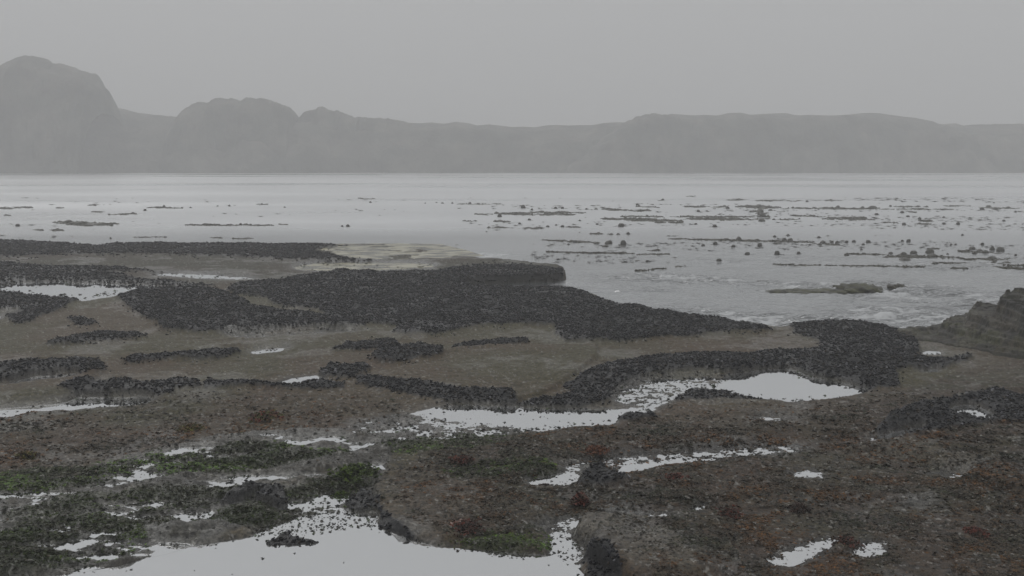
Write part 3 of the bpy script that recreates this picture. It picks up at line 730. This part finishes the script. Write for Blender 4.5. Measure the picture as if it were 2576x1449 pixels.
# ------------------------------------------------------------------ kelp
def strands(parts, seed, n_per=10, thick=1.0):
    """parts: (x0, x1, y, thickness px, lumps) in photo pixels; strands lie on the water"""
    r = np.random.default_rng(seed); Vs, Fs, Cs = [], [], []; off = 0
    for (x0, x1, y0, y1, th) in parts:
        cl = r.random(max(2, int((x1 - x0) / 28)))
        n = max(5, int((x1 - x0) * max(th, 2) / 13 * thick))
        for _ in range(n):
            u = float(np.clip(cl[r.integers(len(cl))] + r.normal(0, .07), 0, 1)) if r.random() < .75 else r.random(); L = min(x1 - x0, (7 + 30 * r.random() ** 2))
            a = x0 + (x1 - x0 - L) * u + 0.0
            cy_ = y0 + (y1 - y0) * u + (r.random() - .5) * th * (1 - 0.7 * abs(2 * u - 1))
            m = 7; t = np.linspace(0, 1, m)
            px = a + L * t; py = cy_ + np.sin(t * 5 + r.random() * 6) * 0.7 + (r.random() - .5) * 2.0 * t
            k = (py - HOR) / (CAMH - SEA_Z)
            x, y = proj(px, py, SEA_Z)
            wd = (0.9 + 1.3 * r.random()) / k * np.sin(np.pi * (0.08 + 0.84 * t))
            zz = SEA_Z + 0.012 + (0.2 + 2.6 * r.random() ** 3) / k * r.random(m)
            V = np.stack([np.stack([x, y - wd * 2.2, np.full(m, SEA_Z - 0.02)], -1), np.stack([x, y, zz + wd * .5], -1), np.stack([x, y + wd * 2.2, np.full(m, SEA_Z - 0.02)], -1)], 1).reshape(-1, 3)
            f = []
            for i in range(m - 1):
                for q in range(2):
                    p = i * 3 + q
                    f += [(p, p + 3, p + 4), (p, p + 4, p + 1)]
            Vs.append(V); Fs.append(np.array(f) + off); off += len(V)
            Cs.append(np.tile(np.array([0.045, 0.042, 0.026]) * (0.6 + 0.8 * r.random()), (len(V), 1)))
    return Vs, Fs, Cs, off

def lump(px, py, wpx, hpx, seed, base=I2, bf=I2F):
    x, y = proj(px, py, SEA_Z); k = (py - HOR) / (CAMH - SEA_Z)
    V = blob(base, 0.28, 1.6, seed)
    V = V * np.array([wpx / k / 2, wpx / k / 2.2, hpx / k]) + np.array([float(x), float(y), SEA_Z - 0.1 * hpx / k])
    return V

RAFTS = []
def raft(label, parts, lumps=(), seed=0, thick=1.0):
    RAFTS.append((seed, (parts[0][0] + parts[0][1]) / 2, (parts[0][2] + parts[0][3]) / 2, (parts[0][1] - parts[0][0]) / 2))
    Vs, Fs, Cs, off = strands(parts, seed, thick=thick)
    r = random.Random(seed)
    for (x0, x1, y0, y1, th) in parts:            # small heaps of blades inside the mat
        for _ in range(int((x1 - x0) * th / 60)):
            u = r.random()
            V = lump(x0 + (x1 - x0) * u, y0 + (y1 - y0) * u + (r.random() - .5) * th * .6, 4 + 10 * r.random(), 1.5 + (2.5 + min(th, 8) * .4) * r.random() ** 2, r.randrange(60), I1, I1F)
            Vs.append(V); Fs.append(I1F + off); off += len(V); Cs.append(np.tile([0.042, 0.04, 0.024], (len(V), 1)))
    for (lx, ly, w, h) in lumps:
        V = lump(lx, ly, w, h, r.randrange(60))
        Vs.append(V); Fs.append(I2F + off); off += len(V); Cs.append(np.tile([0.038, 0.036, 0.026], (len(V), 1)))
    o = mesh_np("kelp_raft", np.concatenate(Vs), np.concatenate(Fs), M_KELP, smooth=False, attrs={"col": np.concatenate(Cs)})
    tag(o, label, "kelp raft", "kelp rafts floating on the sea")
    return o

raft("faint kelp raft at the left edge of the sea", [(-60, 83, 526, 522, 5), (-40, 28, 542, 542, 2)], seed=1)
raft("small kelp shred, farthest at the left", [(217, 263, 517, 515, 3)], seed=2)
raft("kelp shred just behind the thick left raft", [(228, 268, 533, 533, 3), (137, 167, 523, 523, 3)], seed=3)
raft("sagging kelp strand to the right of the thick left raft", [(273, 347, 541, 538, 3)], [(335, 537, 10, 4)], seed=4)
raft("far kelp strand with one upright tuft at the left", [(368, 460, 523, 524, 3)], [(413, 522, 9, 7), (458, 524, 7, 4)], seed=5)
raft("thickest kelp raft on the left side of the sea", [(135, 285, 561, 566, 11), (150, 300, 557, 564, 2), (83, 110, 578, 579, 3), (123, 172, 579, 581, 3)], [(172, 558, 22, 6), (200, 562, 26, 6), (235, 566, 40, 6)], seed=6)
raft("long thin kelp raft with two knobs left of centre", [(465, 692, 567, 567, 3), (470, 560, 565, 566, 3), (700, 725, 565, 565, 1)], [(605, 566, 9, 6), (618, 566, 13, 5)], seed=7)
raft("thin kelp line close behind the far mussel band", [(330, 420, 597, 597, 2), (523, 567, 598, 598, 2), (580, 643, 600, 600, 2)], seed=8)
raft("short far kelp strand alone left of centre", [(643, 677, 514, 514, 2)], seed=9)
raft("thin far kelp strand alone near the centre", [(895, 945, 500, 500, 2)], seed=10)
raft("straight far kelp strand with a peaked tuft at the centre", [(1148, 1268, 514, 514, 2)], [(1182, 513, 9, 6), (1203, 514, 11, 4)], seed=11)
raft("wide flat kelp raft left end of the big kelp field", [(1240, 1445, 537, 540, 8), (1178, 1250, 539, 540, 2), (1330, 1480, 534, 536, 4)], [(1257, 546, 12, 8)], seed=12)
raft("small kelp strand below the left end of the kelp field", [(1155, 1205, 556, 556, 2), (1238, 1302, 557, 558, 3)], [(1257, 557, 20, 5)], seed=13)
raft("pair of kelp strands with hummocks in front of the wide raft", [(1223, 1285, 573, 573, 2), (1313, 1372, 574, 574, 4), (1425, 1462, 572, 572, 3)], [(1252, 573, 16, 5), (1345, 576, 22, 5), (1443, 572, 20, 4)], seed=14)
raft("far kelp fragments behind the middle of the kelp field", [(1498, 1580, 526, 529, 4), (1580, 1640, 531, 530, 4), (1600, 1660, 520, 522, 3)], [(1530, 526, 14, 4), (1572, 530, 12, 5)], seed=15)
raft("broad dense kelp raft at the heart of the kelp field", [(1512, 1720, 551, 556, 8), (1717, 1930, 551, 552, 7), (1560, 1900, 545, 546, 4), (1640, 1720, 560, 561, 3)], [(1610, 552, 16, 6), (1690, 560, 20, 5)], seed=16)
raft("tallest heap of kelp rising from the middle of the kelp field", [(1850, 1970, 520, 522, 8), (1895, 1940, 530, 552, 8)], [(1908, 521, 16, 9), (1912, 534, 18, 10), (1918, 546, 22, 11), (1916, 557, 20, 9), (1890, 534, 14, 5), (1938, 530, 12, 5)], seed=17)
raft("farthest faint kelp patch beyond the field on the right", [(1817, 1884, 503, 503, 3), (1724, 1757, 494, 493, 2), (1900, 2010, 505, 506, 3), (2065, 2120, 504, 505, 3)], seed=18)
raft("long far kelp raft with a hump near its right end", [(1717, 1834, 520, 521, 5), (1977, 2214, 524, 525, 4), (2080, 2400, 526, 527, 2)], [(2107, 522, 12, 6), (2195, 524, 24, 8), (2170, 523, 10, 5), (2075, 526, 12, 4)], seed=19)
raft("far kelp wisps near the right side", [(2247, 2340, 520, 521, 3), (2370, 2447, 518, 519, 3), (2460, 2576, 523, 525, 3)], [(2310, 520, 12, 4), (2487, 520, 14, 5), (2537, 524, 14, 6)], seed=20)
raft("flat oval kelp raft right of the dense heart", [(2067, 2197, 551, 553, 5), (2084, 2190, 548, 549, 3)], [(2165, 548, 14, 4)], seed=21)
raft("short kelp strand between the tall heap and the oval raft", [(1950, 2014, 553, 552, 2), (1984, 2087, 543, 545, 3)], [(2000, 543, 14, 4), (1947, 553, 10, 4)], seed=22)
raft("small cross shaped kelp tangle on the right", [(2307, 2347, 557, 557, 3), (2300, 2348, 564, 564, 2), (2284, 2307, 534, 534, 2)], [(2313, 552, 9, 7), (2338, 556, 13, 5)], seed=23)
raft("thin kelp strand right of the oval raft", [(2210, 2264, 559, 562, 2)], seed=24)
raft("short kelp row with three knobs at right centre", [(1483, 1560, 588, 590, 3)], [(1506, 588, 12, 5), (1537, 590, 13, 4), (1555, 590, 10, 4)], seed=25)
raft("kelp line ending in a dark knob before the far shelf tip", [(1362, 1512, 604, 611, 3)], [(1400, 605, 10, 3), (1465, 608, 10, 3), (1500, 613, 18, 5), (1530, 613, 20, 9), (1523, 621, 18, 7)], seed=26)
raft("longest kelp line, dotted with bulbs, right of centre", [(1680, 2050, 601, 610, 3), (1820, 2000, 604, 608, 3)],
     [(1827, 603, 14, 5), (1859, 603, 16, 9), (1880, 606, 12, 5), (1904, 606, 14, 6), (1944, 607, 12, 5), (1972, 605, 13, 8), (1988, 605, 14, 7), (1957, 612, 22, 5)], seed=27)
raft("short stout kelp raft at the end of the longest line", [(2057, 2114, 615, 616, 4)], [(2070, 611, 14, 6), (2092, 610, 10, 5), (2106, 612, 11, 7), (2062, 616, 12, 5)], seed=28)
raft("very long olive kelp streak in front of the far shelf tip", [(1373, 1705, 634, 641, 4), (1617, 1662, 631, 630, 2)], [(1682, 639, 8, 3)], seed=29, thick=0.8)
raft("dark matted kelp raft at the right, the thickest near one", [(2124, 2264, 639, 641, 3), (2224, 2350, 645, 648, 9), (2330, 2420, 645, 648, 4), (2324, 2364, 625, 626, 3)],
     [(2130, 643, 14, 9), (2175, 638, 10, 3), (2240, 638, 12, 5), (2273, 641, 18, 9), (2298, 638, 18, 9), (2338, 636, 22, 12), (2345, 646, 26, 10), (2275, 654, 28, 7), (2230, 648, 14, 5)], seed=30)
raft("heap of kelp bulbs near the right edge", [(2410, 2500, 632, 636, 5), (2500, 2550, 638, 640, 2)], [(2446, 627, 16, 9), (2465, 633, 18, 8), (2480, 637, 20, 10), (2496, 630, 14, 12), (2516, 632, 20, 11), (2452, 638, 14, 7)], seed=31)
raft("long kelp strand running out of the right edge", [(2360, 2700, 651, 655, 4), (2345, 2700, 662, 668, 4), (2480, 2700, 673, 675, 5)], [(2495, 652, 26, 10), (2532, 662, 22, 6), (2556, 651, 12, 4), (2500, 662, 16, 7), (2350, 663, 14, 4)], seed=32)
raft("thin olive kelp streak between the choppy water and the dark mat", [(1932, 2080, 665, 668, 2), (2060, 2330, 668, 671, 4), (2380, 2470, 676, 672, 3)], seed=33, thick=0.8)
raft("ragged little kelp streak before the choppy water", [(1600, 1680, 681, 676, 3), (1692, 1732, 672, 670, 3)], seed=34)
raft("kelp strand with one knob in the choppy water", [(1830, 1935, 711, 708, 2)], [(1857, 707, 15, 8)], seed=35)

def scraps():
    r = np.random.default_rng(77)
    n = 9000
    px = r.uniform(-150, 2750, n); py = 498 + 165 * r.random(n) ** 1.3
    x, y = proj(px, py, SEA_Z)
    f = fbm(x * 0.35, y, 0.16, 4, 92, .6)
    w = S(f, 0.50, 0.62) * (0.12 + 0.88 * S(px, 1150, 1500)) * (1 - 0.8 * (py > 600) * (px < 1300))
    q = r.random(n) < w
    px, py, x, y = px[q], py[q], x[q], y[q]
    k = (py - HOR) / (CAMH - SEA_Z)
    Vs, Fs = [], []
    for i in range(len(px)):
        T = TUFTS[i % 5][0] * np.array([1.6, 0.9, 0.35]) * (3.0 + 8.0 * r.random() ** 2) / k[i]
        Vs.append(T + np.array([x[i], y[i], SEA_Z + 0.005])); Fs.append(TUFTS[i % 5][1] + i_off[0]); i_off[0] += len(T)
    V = np.concatenate(Vs)
    o = mesh_np("kelp_scraps", V, np.concatenate(Fs), M_KELP, smooth=False, attrs={"col": np.tile([0.04, 0.037, 0.024], (len(V), 1))})
    tag(o, "countless small scraps of kelp floating between the rafts", "kelp scraps", kind="stuff")
i_off = [0]
scraps()

def kelp_proto(seed):
    r = np.random.default_rng(seed)
    V = blob(I2, 0.50, 1.6, seed) * np.array([0.46, 0.40, 0.34]); V[:, 2] = np.maximum(V[:, 2] + 0.12, -0.25)
    Vs = [V]; Fs = [I2F]; off = len(V)
    for b in range(2):                         # trailing blades
        m = 6; t = np.linspace(0, 1, m); sg = 1 if b == 0 else -1
        L = 0.5 + 0.7 * r.random()
        x = sg * (0.2 + L * t); y = (r.random() - .5) * .5 * t; z = 0.12 * (1 - t) - 0.02
        w = 0.10 * np.sin(np.pi * (0.2 + 0.75 * t))
        B = np.stack([np.stack([x, y - w, z], -1), np.stack([x, y + w, z + .04], -1)], 1).reshape(-1, 3)
        f = []
        for i in range(m - 1): f += [(2 * i, 2 * i + 2, 2 * i + 3), (2 * i, 2 * i + 3, 2 * i + 1)]
        Vs.append(B); Fs.append(np.array(f) + off); off += len(B)
    V = np.concatenate(Vs)
    me = mesh_np("bull_kelp", V, np.concatenate(Fs), M_KELP, attrs={"col": np.tile([0.036, 0.034, 0.026], (len(V), 1))})
    return me
protos = [kelp_proto(s) for s in (2, 5, 8, 11)]
used = [False] * 4
SHORT = {1: "faint raft at the left edge", 2: "small farthest left shred", 3: "shred behind the thick left raft", 4: "sagging strand on the left",
         5: "far left strand with a tuft", 6: "thickest left raft", 7: "long thin raft left of centre", 8: "kelp line by the far mussel band", 9: "short far strand left of centre",
         10: "thin far strand near the centre", 11: "straight strand with a peaked tuft", 12: "wide flat raft", 13: "small strand under the wide flat raft",
         14: "pair of strands with hummocks", 15: "far fragments mid field", 16: "broad dense raft", 17: "tallest kelp heap", 18: "farthest faint patch",
         19: "long humped far raft", 20: "far wisps at the right", 21: "flat oval raft", 22: "short strand by the oval raft", 23: "cross shaped tangle",
         24: "thin strand by the oval raft", 25: "short row with three knobs", 26: "line ending in a dark knob", 27: "longest kelp line", 28: "short stout raft",
         29: "very long olive streak", 30: "dark matted raft", 31: "heap of kelp bulbs", 32: "strand leaving the right edge", 33: "thin olive streak",
         34: "ragged little streak", 35: "strand in the choppy water"}
def float_labels(KB):
    keys = []
    for px, py, w, g in KB:
        d, sd_, rx, ry, hw = min(((max(0, abs(px - q[1]) - q[3]) + abs(py - q[2]) * 4, q[0], q[1], q[2], q[3]) for q in RAFTS))
        dx, dy = px - rx, py - ry
        side = ("left of" if dx < 0 else "right of") if abs(dx) > hw else ("just beyond" if dy < 0 else "just in front of")
        keys.append((side, SHORT[sd_]))
    out_ = [None] * len(KB)
    for key in set(keys):
        m_ = sorted([i for i, q in enumerate(keys) if q == key], key=lambda i: KB[i][0])
        n_ = len(m_)
        names = {1: ["single"], 2: ["left one of two", "right one of two"], 3: ["leftmost of three", "middle one of three", "rightmost of three"],
                 4: ["leftmost of four", "second from left of four", "third from left of four", "rightmost of four"]}.get(n_)
        if names is None:
            od = ["leftmost", "second from left", "third from left", "fourth from left", "fifth from left", "sixth from left", "seventh from left", "eighth from left"]
            names = od[:n_ - 1] + ["rightmost"]
        for i, nm in zip(m_, names):
            out_[i] = (nm + " kelp float" if nm == "single" else nm + " kelp floats") + " " + key[0] + " the " + key[1]
    return out_
KB = [(480, 523, 8, 0), (547, 519, 7, 0), (577, 519, 8, 0), (716, 522, 7, 0), (44, 569, 15, 0), (278, 600, 7, 0), (861, 570, 8, 0), (875, 570, 12, 0), (932, 510, 9, 0), (365, 530, 10, 0),
      (1070, 512, 6, 0), (1098, 510, 6, 0), (1113, 512, 9, 0), (1138, 512, 7, 0),
      (1315, 524, 16, 1), (1398, 525, 12, 1), (1415, 525, 11, 1), (1338, 529, 9, 1), (1475, 527, 10, 1), (1331, 554, 12, 1), (1307, 564, 9, 1), (1378, 571, 12, 1), (1399, 567, 7, 1), (1415, 571, 12, 1), (1224, 583, 6, 1),
      (1458, 556, 9, 1), (1502, 565, 9, 1), (1563, 570, 20, 1), (1458, 585, 5, 1), (1580, 589, 12, 1), (1667, 504, 9, 1), (1603, 516, 9, 1), (1830, 525, 12, 1), (1799, 571, 16, 1), (1750, 565, 9, 1),
      (2205, 541, 13, 1), (2269, 536, 13, 1), (2284, 546, 12, 1), (2274, 566, 13, 1), (2374, 548, 9, 1), (2374, 564, 12, 1), (2410, 565, 12, 1), (2525, 557, 11, 1), (2470, 528, 13, 1), (2505, 527, 17, 1),
      (2240, 520, 9, 1), (2500, 511, 6, 1), (2555, 534, 8, 1), (2030, 508, 9, 1), (1757, 533, 10, 1),
      (1430, 615, 10, 2), (1568, 616, 24, 2), (1769, 619, 13, 2), (1799, 615, 18, 2), (1845, 622, 15, 2), (1911, 619, 18, 2), (1880, 641, 19, 2), (1955, 640, 20, 2), (2009, 639, 14, 2), (1809, 658, 21, 2),
      (1949, 596, 12, 2), (1982, 593, 13, 2), (2060, 598, 13, 2), (2130, 610, 12, 3), (2148, 609, 14, 3), (2184, 610, 16, 3), (2172, 616, 12, 3), (2270, 607, 10, 3), (2285, 608, 15, 3), (2421, 592, 9, 3),
      (2167, 629, 10, 3), (2393, 615, 9, 3), (2404, 616, 10, 3), (2471, 616, 14, 3), (2384, 640, 10, 3), (2555, 643, 10, 3)]
r = random.Random(4)
LAB = float_labels(KB)
for (px, py, w, g), lab in zip(KB, LAB):
    k = r.randrange(4)
    if used[k]: o = protos[k].copy(); sc.collection.objects.link(o)
    else: o = protos[k]; used[k] = True
    x, y = proj(px, py, SEA_Z); ppmk = (py - HOR) / (CAMH - SEA_Z); s = (0.9 if g < 2 else 0.78) * w / ppmk
    o.location = (float(x), float(y), SEA_Z - 0.01)
    o.scale = (s, s, s * r.uniform(0.9, 1.5)); o.rotation_euler = (0, 0, r.choice([0, math.pi]) + r.uniform(-.5, .5))
    tag(o, lab, "kelp float", ("far kelp floats on the left", "far kelp floats on the right", "kelp bulbs right of centre", "nearer kelp bulbs on the right")[g])
for k in range(4):
    if not used[k]: bpy.data.objects.remove(protos[k])

# ------------------------------------------------------------------ distinct seaweed clumps on the shelf
def clump(px, py, wpx, hpx, cols, label, seed, n=None):
    r = np.random.default_rng(seed)
    x, y = proj(px, py, 0.03); k = (py - HOR) / CAMH
    w = wpx / k; h = hpx / k; n = n or int(60 + wpx * 3)
    P = np.stack([x + (r.normal(0, .26, n)) * w, y + r.normal(0, .22, n) * w * 1.4, np.zeros(n)], -1)
    d = np.hypot((P[:, 0] - x) / w, (P[:, 1] - y) / (w * 1.4))
    ii = np.clip(np.searchsorted(gx, np.full(n, px)), 0, len(gx) - 1); jj = np.clip(np.searchsorted(gy, py), 0, len(gy) - 1)
    P[:, 2] = H[jj, ii] + h * 0.65 * np.exp(-(d / .35) ** 2) * r.random(n)
    Vs, Fs, Cs = [], [], []; off = 0
    cols = np.array(cols)
    which = r.integers(0, 5, n)
    for t in range(5):
        q = which == t
        if not q.any(): continue
        V, Fo = stamp(TUFTS[t][0] * np.array([1, 1, .9]), TUFTS[t][1], P[q], np.full(q.sum(), max(0.03, 0.35 * h)) * (0.6 + .8 * r.random(q.sum())), rotmats(q.sum(), r, .4))
        Vs.append(V); Fs.append(Fo + off); off += len(V)
        Cs.append(np.repeat(cols[r.integers(0, len(cols), q.sum())] * (0.6 + .7 * r.random((q.sum(), 1))), len(TUFTS[t][0]), 0))
    o = mesh_np("seaweed_clump", np.concatenate(Vs), np.concatenate(Fs), M_ALGA, smooth=False, attrs={"col": np.concatenate(Cs)})
    tag(o, label, "seaweed clump", "seaweed clumps on the shelf")
RD = [(0.11, 0.03, 0.02), (0.07, 0.025, 0.018), (0.05, 0.03, 0.02)]
YL = [(0.10, 0.09, 0.02), (0.06, 0.06, 0.015), (0.11, 0.06, 0.025)]
GN = [(0.030, 0.052, 0.003), (0.055, 0.090, 0.005), (0.014, 0.024, 0.004)]
DK = [(0.03, 0.02, 0.016), (0.045, 0.025, 0.018)]
clump(60, 1150, 60, 22, YL + DK, "yellow tipped brown seaweed clump near the left edge", 1)
clump(480, 1076, 55, 14, YL, "yellow green seaweed clump on brown turf at left centre", 2)
clump(668, 1052, 70, 18, YL + RD, "orange and yellow seaweed clump on brown turf left of the middle pool", 3)
clump(893, 1203, 90, 24, GN, "rounded dark green seaweed clump, the largest on the lower left", 4, 420)
clump(860, 1240, 80, 14, GN, "bright green seaweed clump just in front of the rounded dark one", 5)
clump(1460, 1268, 34, 34, RD, "tall rust red seaweed clump above the foreground slab", 6, 160)
clump(1372, 1218, 38, 15, DK, "dark maroon seaweed clump in the narrow pool", 7)
clump(1158, 1326, 36, 13, [(0.30, 0.22, 0.19), (0.16, 0.09, 0.07)], "pale pinkish seaweed tuft behind the large pool", 8, 60)
clump(1175, 1338, 70, 12, RD + DK, "dark red seaweed under the pale pinkish tuft", 9)
clump(2010, 1278, 50, 18, DK, "blackish seaweed clump to the right of the slanting puddle", 10)
clump(1835, 1290, 60, 12, DK + RD, "dark seaweed clump on the slab edge right of the slanting puddle", 11)
clump(2455, 1338, 44, 16, RD, "rusty seaweed clump at the lower right", 12)
clump(2130, 1362, 50, 15, RD + DK, "dark seaweed clump at the back of the second wet hollow", 13)
clump(1700, 1165 + 45, 46, 14, RD, "rusty seaweed clump in front of the right narrow pool", 14)
clump(1500, 1140, 60, 14, [(0.14, 0.05, 0.025), (0.09, 0.04, 0.02)], "orange red seaweed clump behind the narrow pools", 15)
clump(1160, 1165, 50, 14, RD, "dark red seaweed clump right of the rounded green one", 16)

# ------------------------------------------------------------------ headlands in the fog
def headland(name, prof, yb, dist, thick, label, seed, zcol=(0.05, 0.055, 0.045)):
    """prof: silhouette (px, py) left to right; dist: distance of the crest"""
    dist *= 2.12; thick *= 1.9
    p = np.array(prof, float)
    dx = (p[:, 0] - CX) / F; dy = (CY - p[:, 1]) / F
    diy = math.cos(TH) + dy * math.sin(TH); diz = -math.sin(TH) + dy * math.cos(TH)
    wx = dx / diy * dist; wz = CAMH + diz / diy * dist
    n = 260; m = 46
    u = np.linspace(wx[0], wx[-1], n); hz = np.interp(u, wx, wz)
    hz = hz + (fbm(u, u * 0, 0.06, 6, seed, .62) - .5) * 2.8 + (fbm(u, u * 0, 0.35, 4, seed + 2, .6) - .5) * 2.4
    v = np.linspace(-1, 1, m)
    U, Vv_ = np.meshgrid(u, v)
    prof_v = np.clip(1 - np.abs(Vv_) ** 2.6, 0, 1) ** 0.8
    nz = fbm(U, Vv_ * thick, 0.08, 5, seed + 3) - .5
    Z = (hz[None] + 1.5) * prof_v * (1 + nz * 0.5 * (np.abs(Vv_) > 0.12) * np.abs(Vv_)) - 1.5
    Z += (fbm(U, Vv_ * thick, 0.5, 3, seed + 6) - .5) * 1.0 * prof_v * np.abs(Vv_)
    Yw = dist + Vv_ * thick * (0.75 + 0.7 * fbm(U, U * 0, 0.05, 5, seed + 9, .6))
    t = S(fbm(U, Yw + Z, 0.15, 4, seed + 11), .4, .6)
    cc = mixc(np.ones(U.shape + (3,)) * np.array(zcol), np.array([0.10, 0.095, 0.08]), t)
    o = mesh_np(name, np.stack([U, Yw, Z], -1).reshape(-1, 3), grid_faces(m, n), M_HILL, attrs={"col": cc.reshape(-1, 3)})
    tag(o, label, "headland", kind="structure")
headland("headland", [(-2300, 240), (-900, 220), (-300, 210), (0, 240), (200, 270), (262, 268), (300, 276), (345, 286), (380, 296), (440, 298), (700, 300), (900, 298), (960, 298), (1060, 310), (1150, 308), (1240, 316), (1320, 320),
         (1420, 316), (1570, 306), (1600, 300), (1680, 292), (1840, 288), (1960, 292), (2060, 296), (2160, 292), (2280, 300), (2340, 314), (2400, 318), (2500, 314), (2576, 318), (3200, 320), (5000, 330)],
         430, 205, 22, "long misty headland across the horizon", 2)
headland("headland", [(-700, 290), (-400, 230), (-120, 215), (-20, 222), (5, 200), (35, 168), (62, 153), (80, 149), (112, 151), (128, 160), (160, 166), (205, 176), (232, 188), (238, 206), (256, 228), (262, 262), (270, 300), (276, 440)],
         430, 185, 14, "tall rounded sea stack in the fog at the far left", 12)
headland("headland", [(435, 440), (446, 300), (470, 275), (510, 257), (560, 251), (640, 250), (690, 255), (720, 268), (742, 290), (750, 440)],
         430, 194, 10, "flat topped misty bluff left of centre", 22)
headland("headland", [(748, 440), (755, 292), (765, 282), (800, 273), (850, 277), (900, 290), (980, 303), (1100, 320), (1180, 440)],
         430, 198, 8, "low misty mound right of the bluff", 32)
headland("headland", [(1400, 440), (1560, 316), (1600, 290), (1640, 287), (1700, 295), (1850, 289), (2000, 295), (2140, 292), (2270, 302), (2330, 318), (2450, 330), (2576, 345), (2900, 440)],
         430, 193, 10, "long dark misty bluff on the right", 42)

# ------------------------------------------------------------------ haze
hm, hn, hl, ho = mat_new("sea_fog")
pv = hn.new("ShaderNodeVolumePrincipled")
pv.inputs["Color"].default_value = (0.975, 0.978, 0.985, 1)
pv.inputs["Density"].default_value = 0.0027
pv.inputs["Anisotropy"].default_value = 0.0
hl.new(pv.outputs["Volume"], ho.inputs["Volume"])
x0, x1, y0, y1, z0, z1 = -1400, 1400, -60, 520, -3.5, 75
me = bpy.data.meshes.new("haze")
me.from_pydata([(x0, y0, z0), (x1, y0, z0), (x1, y1, z0), (x0, y1, z0), (x0, y0, z1), (x1, y0, z1), (x1, y1, z1), (x0, y1, z1)], [],
               [(0, 3, 2, 1), (4, 5, 6, 7), (0, 1, 5, 4), (1, 2, 6, 5), (2, 3, 7, 6), (3, 0, 4, 7)])
me.materials.append(hm)
hz_o = bpy.data.objects.new("haze", me); sc.collection.objects.link(hz_o)
tag(hz_o, "pale even sea fog lying over the shelf and the bay", "haze", kind="stuff")
